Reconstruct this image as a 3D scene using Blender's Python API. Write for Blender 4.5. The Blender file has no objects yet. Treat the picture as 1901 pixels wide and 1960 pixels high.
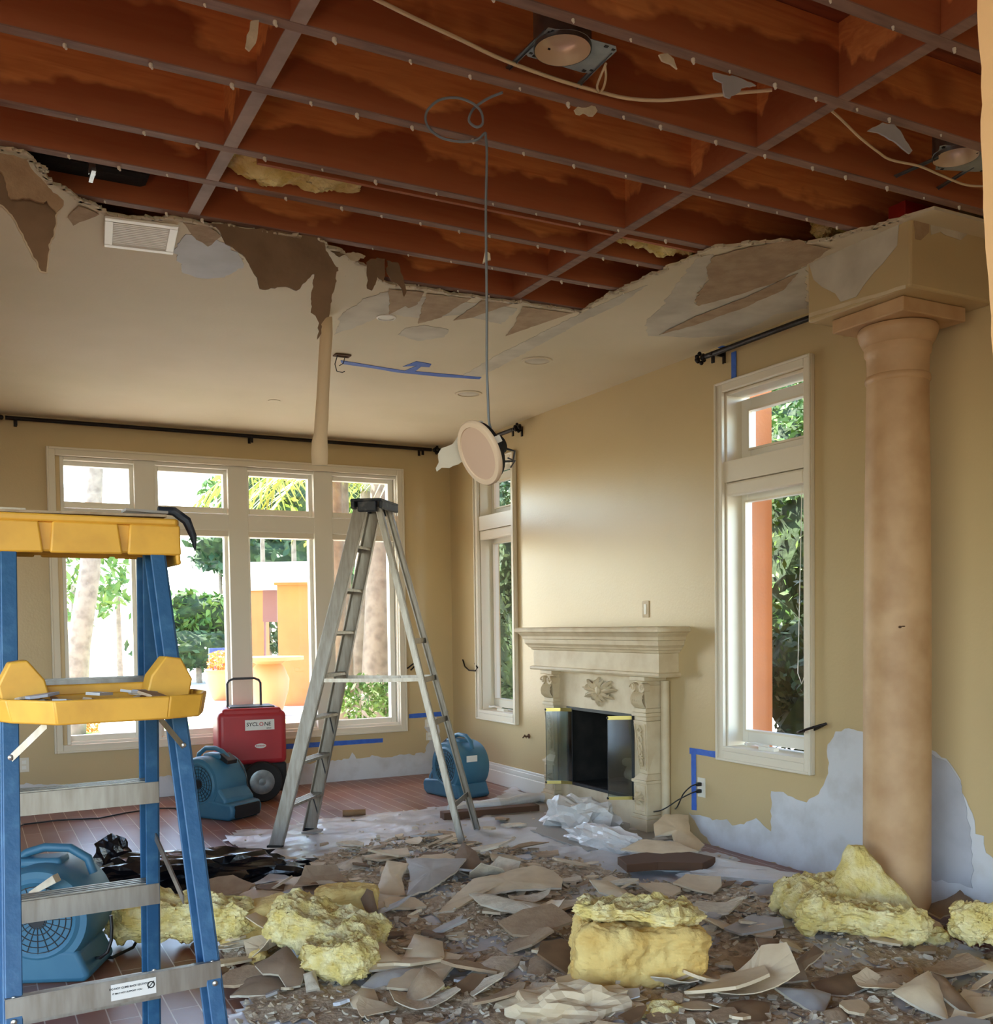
import bpy, bmesh, math, random
from mathutils import Vector, Matrix, noise
random.seed(7)
SC = bpy.context.scene
COL = SC.collection
PI = math.pi
# ------------------------------------------------------------------ camera
CAMH, FPX, CXP, CYP = 1.42, 1929.0, 950.5, 1267.5
yaw, pit, rol = [math.radians(a) for a in (27.71, -2.14, -0.743)]
FW = Vector((math.sin(yaw) * math.cos(pit), math.cos(yaw) * math.cos(pit), math.sin(pit)))
RT0 = Vector((math.cos(yaw), -math.sin(yaw), 0))
UP0 = RT0.cross(FW)
RT = math.cos(rol) * RT0 + math.sin(rol) * UP0
UP = -math.sin(rol) * RT0 + math.cos(rol) * UP0
C0 = Vector((0, 0, CAMH))
cam = bpy.data.cameras.new('camera')
camo = bpy.data.objects.new('camera', cam)
COL.objects.link(camo)
cam.sensor_fit = 'HORIZONTAL'
cam.sensor_width = 36
cam.lens = FPX / 1901 * 36
cam.shift_y = (CYP - 980) / 1901
cam.clip_start = 0.05
cam.clip_end = 300
camo.matrix_world = Matrix(((RT.x, UP.x, -FW.x, 0), (RT.y, UP.y, -FW.y, 0), (RT.z, UP.z, -FW.z, CAMH), (0, 0, 0, 1)))
SC.camera = camo
# ------------------------------------------------------------------ light and exposure
SC.view_settings.view_transform = 'Standard'
SC.view_settings.look = 'None'
SC.view_settings.gamma = 1
SC.view_settings.use_curve_mapping = False
SC.view_settings.exposure = 1.55
SC.cycles.use_denoising = True
SC.cycles.max_bounces = 10
SC.cycles.diffuse_bounces = 6
SC.cycles.transparent_max_bounces = 16
SC.cycles.sample_clamp_indirect = 6
SC.cycles.caustics_reflective = False
SC.cycles.caustics_refractive = False
world = bpy.data.worlds.new('world')
SC.world = world
world.use_nodes = True
wn = world.node_tree
bg = wn.nodes['Background']
sky = wn.nodes.new('ShaderNodeTexSky')
sky.sky_type = 'NISHITA'
sky.sun_disc = False
sky.sun_elevation = math.radians(52)
sky.sun_rotation = math.radians(-25)
sky.air_density = 1.0
sky.dust_density = 0.8
wn.links.new(sky.outputs[0], bg.inputs[0])
bg.inputs[1].default_value = 0.62
sl = bpy.data.lights.new('sun', 'SUN')
sl.energy = 12.0
sl.angle = math.radians(0.6)
sl.color = (1.0, 0.93, 0.82)
so = bpy.data.objects.new('sun', sl)
COL.objects.link(so)
sd = Vector((-0.38, 0.62, 0.95))           # towards the sun: behind the back wall, to the left
so.rotation_euler = sd.to_track_quat('Z', 'Y').to_euler()
def portal(name, loc, size, rot):
    l = bpy.data.lights.new(name, 'AREA')
    l.shape = 'RECTANGLE'
    l.size, l.size_y = size
    l.cycles.is_portal = True
    o = bpy.data.objects.new(name, l)
    COL.objects.link(o)
    o.location = loc
    o.rotation_euler = rot
XR, YB, ZC = 4.156, 8.83, 3.115
portal('window_portal', (2.1, 9.2, 1.6), (3.3, 2.7), (-PI / 2, 0, 0))
portal('window_portal', (4.5, 7.86, 1.7), (2.6, 0.9), (0, PI / 2, 0))
portal('window_portal', (4.5, 4.5, 1.7), (2.6, 0.9), (0, PI / 2, 0))
portal('window_portal', (-2.85, 0.9, 1.32), (2.6, 5.0), (0, -PI / 2, 0))  # portal for the added opening in the unseen left wall
portal('window_portal', (-0.65, -3.3, 1.42), (3.3, 2.75), (PI / 2, 0, 0))  # portal for the light-shaping opening in the unseen rear wall

# ------------------------------------------------------------------ helpers
def P(u, v, ax, val):
    """point where the sight line of a photo position meets a wall, floor or ceiling plane"""
    d = FW * FPX + RT * (u - CXP) - UP * (v - CYP)
    i = 'XYZ'.index(ax)
    return C0 + d * ((val - C0[i]) / d[i])
def PD(u, v, depth):
    return C0 + (FW * FPX + RT * (u - CXP) - UP * (v - CYP)) * (depth / FPX)
def F(u, v):
    return P(u, v, 'Z', 0)
def s2l(c):
    c /= 255
    return c / 12.92 if c <= 0.04045 else ((c + 0.055) / 1.055) ** 2.4
def rgb(c):
    return (s2l(c[0]), s2l(c[1]), s2l(c[2]), 1)
MATS = {}
def mat(name, col, rough=0.6, metal=0.0, var=None, bump=None, trans=0.0, spec=None, alpha=None, stretch=(1, 1, 1)):
    """var = (scale, second colour, low, high); bump = (scale, strength)"""
    m = bpy.data.materials.new(name)
    m.use_nodes = True
    nt = m.node_tree
    b = nt.nodes['Principled BSDF']
    b.inputs['Base Color'].default_value = rgb(col)
    b.inputs['Roughness'].default_value = rough
    b.inputs['Metallic'].default_value = metal
    if spec is not None: b.inputs['Specular IOR Level'].default_value = spec
    if trans: b.inputs['Transmission Weight'].default_value = trans
    if alpha is not None: b.inputs['Alpha'].default_value = alpha
    tc = nt.nodes.new('ShaderNodeTexCoord')
    mp = nt.nodes.new('ShaderNodeMapping')
    mp.inputs['Scale'].default_value = stretch
    nt.links.new(tc.outputs['Object'], mp.inputs[0])
    if var:
        n = nt.nodes.new('ShaderNodeTexNoise')
        n.inputs['Scale'].default_value = var[0]
        n.inputs['Detail'].default_value = 5
        r = nt.nodes.new('ShaderNodeMapRange')
        r.inputs[1].default_value, r.inputs[2].default_value = var[2], var[3]
        mx = nt.nodes.new('ShaderNodeMix')
        mx.data_type = 'RGBA'
        mx.inputs[6].default_value = rgb(col)
        mx.inputs[7].default_value = rgb(var[1])
        nt.links.new(mp.outputs[0], n.inputs['Vector'])
        nt.links.new(n.outputs[0], r.inputs[0])
        nt.links.new(r.outputs[0], mx.inputs[0])
        nt.links.new(mx.outputs[2], b.inputs['Base Color'])
    if bump:
        n2 = nt.nodes.new('ShaderNodeTexNoise')
        n2.inputs['Scale'].default_value = bump[0]
        n2.inputs['Detail'].default_value = 4
        bp = nt.nodes.new('ShaderNodeBump')
        bp.inputs['Strength'].default_value = bump[1]
        bp.inputs['Distance'].default_value = 0.02
        nt.links.new(mp.outputs[0], n2.inputs['Vector'])
        nt.links.new(n2.outputs[0], bp.inputs['Height'])
        nt.links.new(bp.outputs[0], b.inputs['Normal'])
    MATS[name] = m
    return m
class MB:
    def __init__(s): s.b = bmesh.new(); s.sm = False
    def hexa(s, p):
        v = [s.b.verts.new(q) for q in p]
        for f in ((0, 3, 2, 1), (4, 5, 6, 7), (0, 1, 5, 4), (1, 2, 6, 5), (2, 3, 7, 6), (3, 0, 4, 7)):
            s.b.faces.new([v[i] for i in f])
        return s
    def box(s, x0, x1, y0, y1, z0, z1):
        return s.hexa([(x0, y0, z0), (x1, y0, z0), (x1, y1, z0), (x0, y1, z0), (x0, y0, z1), (x1, y0, z1), (x1, y1, z1), (x0, y1, z1)])
    def beam(s, a, c, u, w):
        """box from a to c with half-extent vectors u and w"""
        a, c, u, w = Vector(a), Vector(c), Vector(u), Vector(w)
        return s.hexa([a - u - w, a + u - w, a + u + w, a - u + w, c - u - w, c + u - w, c + u + w, c - u + w])
    def prism(s, poly, ext):
        ext = Vector(ext)
        a = [s.b.verts.new(q) for q in poly]
        c = [s.b.verts.new(Vector(q) + ext) for q in poly]
        n = len(a)
        s.b.faces.new(a); s.b.faces.new(c[::-1])
        for i in range(n): s.b.faces.new((a[i], c[i], c[(i + 1) % n], a[(i + 1) % n]))
        return s
    def tube(s, pts, r, n=8, cap=True):
        pts = [Vector(p) for p in pts]
        rings = []
        prev = None
        for i, p in enumerate(pts):
            d = (pts[min(i + 1, len(pts) - 1)] - pts[max(i - 1, 0)]).normalized()
            if prev is None:
                prev = d.orthogonal().normalized()
            prev = (prev - d * prev.dot(d)).normalized()
            q = d.cross(prev)
            rr = r[i] if isinstance(r, (list, tuple)) else r
            rings.append([s.b.verts.new(p + (prev * math.cos(2 * PI * k / n) + q * math.sin(2 * PI * k / n)) * rr) for k in range(n)])
        for a, c in zip(rings, rings[1:]):
            for k in range(n): s.b.faces.new((a[k], a[(k + 1) % n], c[(k + 1) % n], c[k]))
        if cap: s.b.faces.new(rings[0][::-1]); s.b.faces.new(rings[-1])
        s.sm = True
        return s
    def lathe(s, c, prof, n=32, ax='Z', cap=True):
        c = Vector(c)
        rings = []
        for r, h in prof:
            ring = []
            for k in range(n):
                a = 2 * PI * k / n
                x, y = r * math.cos(a), r * math.sin(a)
                o = {'Z': (x, y, h), 'Y': (x, h, y), 'X': (h, x, y)}[ax]
                ring.append(s.b.verts.new(c + Vector(o)))
            rings.append(ring)
        for a, d in zip(rings, rings[1:]):
            for k in range(n): s.b.faces.new((a[k], a[(k + 1) % n], d[(k + 1) % n], d[k]))
        if cap: s.b.faces.new(rings[0][::-1]); s.b.faces.new(rings[-1])
        s.sm = True
        return s
    def ball(s, c, r, seg=10, rot=None):
        m = bmesh.ops.create_uvsphere(s.b, u_segments=seg, v_segments=max(5, seg // 2), radius=1)
        R3 = (rot or Matrix.Identity(3))
        r = Vector(r) if not isinstance(r, (int, float)) else Vector((r, r, r))
        for v in m['verts']:
            v.co = R3 @ Vector((v.co.x * r.x, v.co.y * r.y, v.co.z * r.z)) + Vector(c)
        s.sm = True
        return s
    def fin(s, name, m, parent=None, local=False, bevel=0, smooth=None, seg=2):
        bmesh.ops.recalc_face_normals(s.b, faces=s.b.faces[:])
        if parent is not None and not local:
            off = Vector()
            q = parent
            while q is not None:
                off += q.location; q = q.parent
            bmesh.ops.translate(s.b, verts=s.b.verts[:], vec=-off)
        me = bpy.data.meshes.new(name)
        s.b.to_mesh(me); s.b.free()
        o = bpy.data.objects.new(name, me)
        COL.objects.link(o)
        if isinstance(m, str): m = MATS[m]
        me.materials.append(m)
        if parent is not None: o.parent = parent
        if bevel:
            bv = o.modifiers.new('bevel', 'BEVEL')
            bv.width = bevel; bv.segments = seg; bv.limit_method = 'ANGLE'; bv.angle_limit = math.radians(40)
        if (s.sm if smooth is None else smooth):
            me.polygons.foreach_set('use_smooth', [True] * len(me.polygons))
            try: me.set_sharp_from_angle(angle=math.radians(45))
            except Exception: pass
        return o
def tag(o, label, cat, group=None, kind=None):
    o['label'] = label; o['category'] = cat
    if group: o['group'] = group
    if kind: o['kind'] = kind
    return o
def thing(name, label, cat, loc=(0, 0, 0), rz=0, group=None):
    o = bpy.data.objects.new(name, None)
    COL.objects.link(o)
    o.location = loc; o.rotation_euler = (0, 0, rz)
    o.empty_display_size = 0.1
    return tag(o, label, cat, group)
def struct(o):
    o['kind'] = 'structure'
    return o
def copy_tree(o, parent=None):
    c = o.copy(); COL.objects.link(c); c.parent = parent
    for ch in list(o.children): copy_tree(ch, c)
    return c
def jag(poly, amp, step, ax, seed=0, skip=()):
    """roughen the outline of a flat polygon; ax = index of the plane's own normal"""
    out = []
    n = len(poly)
    for i in range(n):
        a, c = Vector(poly[i]), Vector(poly[(i + 1) % n])
        k = 1 if i in skip else max(1, int((c - a).length / step))
        for j in range(k):
            p = a.lerp(c, j / k)
            if j:
                q = 1.2 * noise.noise_vector(p * 23 + Vector((seed, 0, 0))) + 0.9 * noise.noise_vector(p * 61 + Vector((0, seed, 0))) + 0.6 * noise.noise_vector(p * 150 + Vector((0, seed, 0)))
                q[ax] = 0
                p = p + q * amp
            out.append(p)
    return out
def pxpoly(pts, ax, val): return [P(u, v, ax, val) for u, v in pts]
# ------------------------------------------------------------------ materials
mat('wall_paint', (200, 178, 134), 0.30, var=(0.9, (192, 171, 130), 0.3, 0.7), bump=(60, 0.05))
mat('ceiling_paint', (218, 206, 180), 0.7, var=(1.2, (210, 198, 170), 0.35, 0.65), bump=(40, 0.05))
mat('plaster_white', (206, 208, 212), 0.6, var=(5, (180, 178, 176), 0.45, 0.8), bump=(30, 0.1))
mat('plaster_grey', (176, 178, 186), 0.6, var=(6, (160, 160, 166), 0.4, 0.8))
mat('skim_white', (205, 198, 182), 0.7, var=(5, (182, 174, 158), 0.4, 0.7))
mat('jamb_paint', (214, 172, 122), 0.6)  # cream jamb; warm side light is put into this orange colour
mat('torn_tan', (176, 152, 122), 0.85, var=(14, (158, 132, 104), 0.35, 0.7), bump=(50, 0.2))
mat('paper_brown', (142, 118, 94), 0.85, var=(8, (124, 102, 80), 0.3, 0.7), bump=(30, 0.1))
mat('kraft', (134, 104, 74), 0.7, var=(10, (110, 84, 60), 0.3, 0.7))
mat('trim_white', (222, 214, 196), 0.35)
mat('sash_white', (226, 224, 214), 0.3)
mat('stone', (214, 199, 168), 0.55, var=(7, (196, 176, 140), 0.4, 0.75), bump=(25, 0.08))
mat('column_stone', (200, 166, 126), 0.55, var=(5, (176, 138, 98), 0.38, 0.72), bump=(20, 0.06))
mat('black_iron', (34, 26, 24), 0.45, 0.6, bump=(60, 0.2))
mat('firebox', (22, 21, 20), 0.9, var=(9, (44, 40, 36), 0.4, 0.8), bump=(15, 0.3))
mat('brass', (190, 176, 110), 0.3, 1.0)
mat('tape_blue', (44, 92, 190), 0.6, var=(30, (60, 108, 200), 0.3, 0.7))
mat('plastic_white', (225, 220, 205), 0.4)
mat('vent_white', (235, 235, 228), 0.4)
mat('strip_cream', (232, 212, 180), 0.8)
mat('vent_grey', (228, 224, 214), 0.5)
mat('galv', (150, 156, 160), 0.35, 0.9, var=(18, (120, 128, 134), 0.3, 0.7))
mat('galv_plate', (168, 180, 186), 0.45, 0.5, var=(16, (140, 152, 160), 0.3, 0.7))
mat('can_inside', (226, 208, 184), 0.35, 0.3)
mat('cable_cream', (226, 206, 172), 0.5)
mat('cable_grey', (124, 134, 144), 0.5)
mat('cable_black', (18, 18, 20), 0.45)
mat('screw_white', (225, 218, 205), 0.7)
mat('alu', (172, 166, 156), 0.42, 0.85, var=(12, (150, 142, 130), 0.35, 0.7), stretch=(4, 4, 0.6))
mat('alu_dark', (70, 72, 78), 0.5, 0.2)
mat('ladder_cap_black', (40, 46, 56), 0.5, var=(20, (90, 90, 90), 0.55, 0.7))
mat('fiber_blue', (38, 86, 126), 0.5, var=(25, (58, 104, 140), 0.5, 0.72), bump=(50, 0.08))
mat('plastic_yellow', (226, 172, 62), 0.5, var=(14, (208, 154, 56), 0.4, 0.75))
mat('rivet', (190, 186, 176), 0.3, 0.9)
mat('fan_blue', (52, 104, 132), 0.5, var=(8, (64, 114, 138), 0.35, 0.7))
mat('fan_black', (24, 26, 30), 0.55)
mat('red_plastic', (176, 44, 52), 0.42, var=(5, (160, 40, 50), 0.3, 0.7))
mat('rubber', (34, 34, 36), 0.8)
mat('label_white', (228, 226, 220), 0.5)
mat('ink', (26, 24, 26), 0.6)
mat('ink_red', (190, 40, 40), 0.6)
mat('bag_black', (16, 16, 20), 0.22, bump=(9, 0.5))
mat('cardboard', (160, 128, 92), 0.8, var=(12, (140, 108, 76), 0.3, 0.7))
mat('cardboard_dark', (92, 64, 44), 0.85)
mat('speaker_white', (222, 200, 174), 0.6)
mat('speaker_mesh', (206, 178, 156), 0.75)
mat('red_paint', (140, 26, 20), 0.5)
mat('gypsum', (216, 204, 180), 0.85, var=(20, (196, 182, 158), 0.35, 0.7), bump=(40, 0.3))
mat('paint_chip', (220, 200, 166), 0.6, var=(9, (204, 182, 148), 0.35, 0.7), bump=(20, 0.1))
mat('paint_chip_grey', (176, 172, 166), 0.55, var=(9, (160, 154, 148), 0.35, 0.7))
mat('rubble', (204, 184, 154), 0.9, var=(30, (150, 130, 106), 0.35, 0.7), bump=(60, 0.5))
mat('tile_grey', (150, 146, 138), 0.5)
# foliage / outdoors
mat('leaf_green', (74, 112, 44), 0.6, var=(1.5, (122, 148, 68), 0.4, 0.7))
mat('leaf_dark', (44, 72, 38), 0.6, var=(1.5, (84, 110, 60), 0.4, 0.7))
mat('leaf_yellow', (176, 182, 70), 0.6, var=(2, (120, 150, 56), 0.4, 0.7))
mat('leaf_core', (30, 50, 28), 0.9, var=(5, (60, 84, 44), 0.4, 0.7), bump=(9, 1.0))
mat('bark', (150, 138, 122), 0.9, var=(9, (120, 108, 96), 0.4, 0.7), bump=(12, 0.4))
mat('bark_brown', (128, 100, 74), 0.9, bump=(12, 0.4))
mat('stucco', (206, 122, 70), 0.85, var=(2, (192, 112, 64), 0.4, 0.7), bump=(40, 0.1))
mat('patio', (196, 188, 176), 0.8, var=(1.5, (180, 172, 160), 0.4, 0.7))
mat('lawn', (120, 158, 74), 0.9, var=(3, (150, 180, 90), 0.4, 0.7))
mat('pool_blue', (52, 120, 200), 0.1)
mat('roof_white', (236, 236, 232), 0.7)
mat('urn', (214, 142, 96), 0.7)
mat('flower_red', (206, 60, 70), 0.7)
mat('flower_orange', (236, 160, 90), 0.7)
mat('rock', (150, 146, 138), 0.9, bump=(8, 0.5))
mat('panel_mauve', (120, 84, 80), 0.7)
mat('chair_blue', (60, 78, 130), 0.7)
def glass_mat(name, tint=(1, 1, 1), r=0.02, w=0.06):
    m = bpy.data.materials.new(name); m.use_nodes = True
    nt = m.node_tree; nt.nodes.clear()
    t = nt.nodes.new('ShaderNodeBsdfTransparent'); t.inputs[0].default_value = (*tint, 1)
    g = nt.nodes.new('ShaderNodeBsdfGlossy'); g.inputs['Roughness'].default_value = r
    x = nt.nodes.new('ShaderNodeMixShader'); o = nt.nodes.new('ShaderNodeOutputMaterial')
    x.inputs[0].default_value = w
    nt.links.new(t.outputs[0], x.inputs[1]); nt.links.new(g.outputs[0], x.inputs[2]); nt.links.new(x.outputs[0], o.inputs[0])
    MATS[name] = m
glass_mat('glass', (0.97, 0.985, 0.97), 0.02, 0.05)
glass_mat('door_glass', (0.74, 0.80, 0.79), 0.10, 0.15)
def insulation_mat():
    m = mat('insulation', (222, 200, 122), 0.95, var=(13, (240, 226, 170), 0.4, 0.65), bump=(34, 0.9))
    m.node_tree.nodes['Principled BSDF'].inputs['Subsurface Weight'].default_value = 0.0
    mat('insulation_amber', (214, 176, 98), 0.95, var=(9, (232, 206, 134), 0.35, 0.7), bump=(28, 0.5))
insulation_mat()
def wood_mat(name, light, dark, stain):
    """rough joist lumber: long grain plus dark water stains soaked up from the lower edge"""
    m = bpy.data.materials.new(name); m.use_nodes = True
    nt = m.node_tree; N = nt.nodes; L = nt.links
    b = N['Principled BSDF']; b.inputs['Roughness'].default_value = 0.7
    tc = N.new('ShaderNodeTexCoord')
    mp = N.new('ShaderNodeMapping'); mp.inputs['Scale'].default_value = (0.8, 4, 9)
    L.new(tc.outputs['Object'], mp.inputs[0])
    n1 = N.new('ShaderNodeTexNoise'); n1.inputs['Scale'].default_value = 4; n1.inputs['Detail'].default_value = 8; n1.inputs['Distortion'].default_value = 1.2
    L.new(mp.outputs[0], n1.inputs['Vector'])
    m1 = N.new('ShaderNodeMix'); m1.data_type = 'RGBA'; m1.inputs[6].default_value = rgb(light); m1.inputs[7].default_value = rgb(dark)
    r1 = N.new('ShaderNodeMapRange'); r1.inputs[1].default_value = 0.35; r1.inputs[2].default_value = 0.68
    L.new(n1.outputs[0], r1.inputs[0]); L.new(r1.outputs[0], m1.inputs[0])
    # stain
    n2 = N.new('ShaderNodeTexNoise'); n2.inputs['Scale'].default_value = 2.6; n2.inputs['Detail'].default_value = 4
    mp2 = N.new('ShaderNodeMapping'); mp2.inputs['Scale'].default_value = (0.9, 3.1, 1.6)
    L.new(tc.outputs['Object'], mp2.inputs[0]); L.new(mp2.outputs[0], n2.inputs['Vector'])
    sx = N.new('ShaderNodeSeparateXYZ'); L.new(tc.outputs['Object'], sx.inputs[0])
    a = N.new('ShaderNodeMath'); a.operation = 'SUBTRACT'; a.inputs[1].default_value = 3.04
    L.new(sx.outputs[2], a.inputs[0])
    k = N.new('ShaderNodeMath'); k.operation = 'MULTIPLY'; k.inputs[1].default_value = 0.45
    L.new(n2.outputs[0], k.inputs[0])
    d = N.new('ShaderNodeMath'); d.operation = 'SUBTRACT'
    L.new(k.outputs[0], d.inputs[0]); L.new(a.outputs[0], d.inputs[1])
    r2 = N.new('ShaderNodeMapRange'); r2.inputs[1].default_value = 0.0; r2.inputs[2].default_value = 0.03
    L.new(d.outputs[0], r2.inputs[0])
    n3 = N.new('ShaderNodeTexNoise'); n3.inputs['Scale'].default_value = 1.3; n3.inputs['Detail'].default_value = 3
    L.new(tc.outputs['Object'], n3.inputs['Vector'])
    r3 = N.new('ShaderNodeMapRange'); r3.inputs[1].default_value = 0.60; r3.inputs[2].default_value = 0.66
    L.new(n3.outputs[0], r3.inputs[0])
    mm = N.new('ShaderNodeMath'); mm.operation = 'MAXIMUM'
    L.new(r2.outputs[0], mm.inputs[0]); L.new(r3.outputs[0], mm.inputs[1])
    ks = N.new('ShaderNodeMath'); ks.operation = 'MULTIPLY'; ks.inputs[1].default_value = 0.85
    L.new(mm.outputs[0], ks.inputs[0])
    m2 = N.new('ShaderNodeMix'); m2.data_type = 'RGBA'; m2.inputs[7].default_value = rgb(stain)
    L.new(ks.outputs[0], m2.inputs[0]); L.new(m1.outputs[2], m2.inputs[6]); L.new(m2.outputs[2], b.inputs['Base Color'])
    MATS[name] = m
wood_mat('joist_wood', (232, 162, 100), (212, 136, 80), (150, 78, 48))
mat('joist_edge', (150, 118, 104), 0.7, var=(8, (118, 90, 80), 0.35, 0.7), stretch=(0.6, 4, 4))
mat('strap_edge', (168, 146, 138), 0.7, var=(10, (140, 120, 114), 0.35, 0.7))
mat('deck_wood', (150, 84, 50), 0.8, var=(5, (110, 58, 36), 0.4, 0.7), stretch=(1, 8, 1))
def floor_mat():
    m = bpy.data.materials.new('floor_planks'); m.use_nodes = True
    nt = m.node_tree; N = nt.nodes; L = nt.links
    b = N['Principled BSDF']; b.inputs['Roughness'].default_value = 0.3
    tc = N.new('ShaderNodeTexCoord')
    mp = N.new('ShaderNodeMapping'); mp.inputs['Rotation'].default_value = (0, 0, PI / 2)
    L.new(tc.outputs['Object'], mp.inputs[0])
    br = N.new('ShaderNodeTexBrick')
    br.inputs['Scale'].default_value = 1.0
    br.inputs['Brick Width'].default_value = 1.1
    br.inputs['Row Height'].default_value = 0.105
    br.inputs['Mortar Size'].default_value = 0.0025
    br.inputs['Color1'].default_value = rgb((142, 88, 64)); br.inputs['Color2'].default_value = rgb((116, 66, 50))
    br.inputs['Mortar'].default_value = rgb((205, 190, 175))
    L.new(mp.outputs[0], br.inputs['Vector'])
    n = N.new('ShaderNodeTexNoise'); n.inputs['Scale'].default_value = 2.2; n.inputs['Detail'].default_value = 6
    L.new(tc.outputs['Object'], n.inputs['Vector'])
    r = N.new('ShaderNodeMapRange'); r.inputs[1].default_value = 0.42; r.inputs[2].default_value = 0.75; r.inputs[4].default_value = 0.55
    L.new(n.outputs[0], r.inputs[0])
    mx = N.new('ShaderNodeMix'); mx.data_type = 'RGBA'; mx.inputs[7].default_value = rgb((168, 150, 138))
    L.new(r.outputs[0], mx.inputs[0]); L.new(br.outputs[0], mx.inputs[6]); L.new(mx.outputs[2], b.inputs['Base Color'])
    r2 = N.new('ShaderNodeMapRange'); r2.inputs[3].default_value = 0.22; r2.inputs[4].default_value = 0.5
    L.new(n.outputs[0], r2.inputs[0]); L.new(r2.outputs[0], b.inputs['Roughness'])
    MATS['floor_planks'] = m
floor_mat()
def plastic_mat():
    m = mat('poly_sheet', (214, 214, 216), 0.28, var=(3, (196, 192, 188), 0.4, 0.7), bump=(7, 0.55), alpha=0.86)
    mat('poly_roll', (220, 218, 214), 0.3, bump=(14, 0.6), alpha=0.95)
plastic_mat()
# ================================================================== ROOM SHELL
def wall_grid(ax, c0, c1, a0, a1, z0, z1, holes):
    """wall panel between c0 and c1 on axis ax, with rectangular holes"""
    As = sorted({a0, a1} | {h[0] for h in holes} | {h[1] for h in holes})
    Zs = sorted({z0, z1} | {h[2] for h in holes} | {h[3] for h in holes})
    m = MB()
    for i in range(len(As) - 1):
        for j in range(len(Zs) - 1):
            ca, cz = (As[i] + As[i + 1]) / 2, (Zs[j] + Zs[j + 1]) / 2
            if any(h[0] < ca < h[1] and h[2] < cz < h[3] for h in holes): continue
            if ax == 'Y': m.box(As[i], As[i + 1], c0, c1, Zs[j], Zs[j + 1])
            else: m.box(c0, c1, As[i], As[i + 1], Zs[j], Zs[j + 1])
    bmesh.ops.remove_doubles(m.b, verts=m.b.verts[:], dist=1e-5)
    bad = [f for f in m.b.faces if len([g for g in m.b.faces if g is not f and (g.calc_center_median() - f.calc_center_median()).length < 1e-5]) > 0]
    bmesh.ops.delete(m.b, geom=bad, context='FACES')
    return m
FLX0, FLY0 = -2.6, -3.0
HB = 0.20            # wall thickness
# window openings
bx0, bx1 = P(100, 870, 'Y', YB).x + 0.05, P(762, 905, 'Y', YB).x
bz0, bz1 = 0.48, 2.82
wn_y0, wn_y1, wf_y0, wf_y1 = 4.17, 4.86, 7.56, 8.21
sz0, sz1 = 0.62, 2.82
fp_y0, fp_y1, fp_z0, fp_z1 = 5.70, 6.56, 0.20, 0.785
struct(MB().box(FLX0, XR + .2, FLY0, YB + .2, -0.12, 0).fin('floor', 'floor_planks'))
struct(wall_grid('Y', YB, YB + HB, FLX0, XR + HB, 0, 3.4, [(bx0, bx1, bz0, bz1)]).fin('wall_back', 'wall_paint'))
struct(wall_grid('X', XR, XR + HB, FLY0, YB, 0, 3.4, [(wn_y0, wn_y1, sz0, sz1), (wf_y0, wf_y1, sz0, sz1), (fp_y0, fp_y1, fp_z0, fp_z1)]).fin('wall_right', 'wall_paint'))
struct(wall_grid('X', FLX0 - HB, FLX0, FLY0, YB, 0, 3.4, [(-1.6, 3.4, 0.05, 2.6)]).fin('wall_left', 'wall_paint'))  # unseen wall; its opening is added to brighten the room
struct(wall_grid('Y', FLY0 - HB, FLY0, FLX0, XR + HB, 0, 3.4, [(-2.3, 1.0, 0.05, 2.8)]).fin('wall_rear', 'wall_paint'))  # unseen wall; its opening is shaped to light the joists and rubble
# drywall ceiling that is still up: torn outline over the back of the room
ZT = ZC
edge_px = [(0, 286), (45, 292), (68, 312), (92, 345), (120, 362), (160, 385), (202, 410), (255, 418), (350, 422), (430, 434), (560, 452), (622, 466), (660, 490), (700, 512), (735, 540), (770, 548), (850, 560), (925, 572), (985, 578), (1060, 590), (1112, 598),
           (1150, 575), (1235, 533), (1300, 506), (1360, 478), (1420, 468), (1500, 462), (1545, 470), (1600, 455), (1660, 440), (1738, 416)]
edge = [P(u, v, 'Z', ZT) for u, v in edge_px]
edge = [Vector((-0.35, 3.95, ZT))] + edge
je = jag(edge + [Vector((9, 9, ZT))], 0.022, 0.018, 2, 3)
k = min(range(len(je)), key=lambda i: (je[i] - edge[-1]).length)
je = je[:k + 1]
outline = je + [Vector((3.6, 2.9, ZT)), Vector((XR, 2.9, ZT)), Vector((XR, YB, ZT)), Vector((FLX0, YB, ZT)), Vector((FLX0, FLY0, ZT)), Vector((-0.35, FLY0, ZT))]
ceil = struct(MB().prism(outline, (0, 0, 0.014)).fin('ceiling', 'ceiling_paint'))
struct(MB().box(FLX0, XR + .2, FLY0, YB + .2, 3.372, 3.4).fin('ceiling_deck', 'deck_wood'))
# pale gypsum core seen along the torn lip
m = MB()
for a, c in zip(je, je[1:]):
    if (c - a).length < 1e-4: continue
    t = (c - a).normalized().cross(Vector((0, 0, 1)))
    w = 0.008 + 0.010 * abs(noise.noise(a * 19))
    m.beam(a + t * 0.004 - Vector((0, 0, .001)), c + t * 0.004 - Vector((0, 0, .001)), t * w, (0, 0, 0.0035))
m.fin('torn_lip', 'gypsum', ceil, smooth=False)
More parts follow.
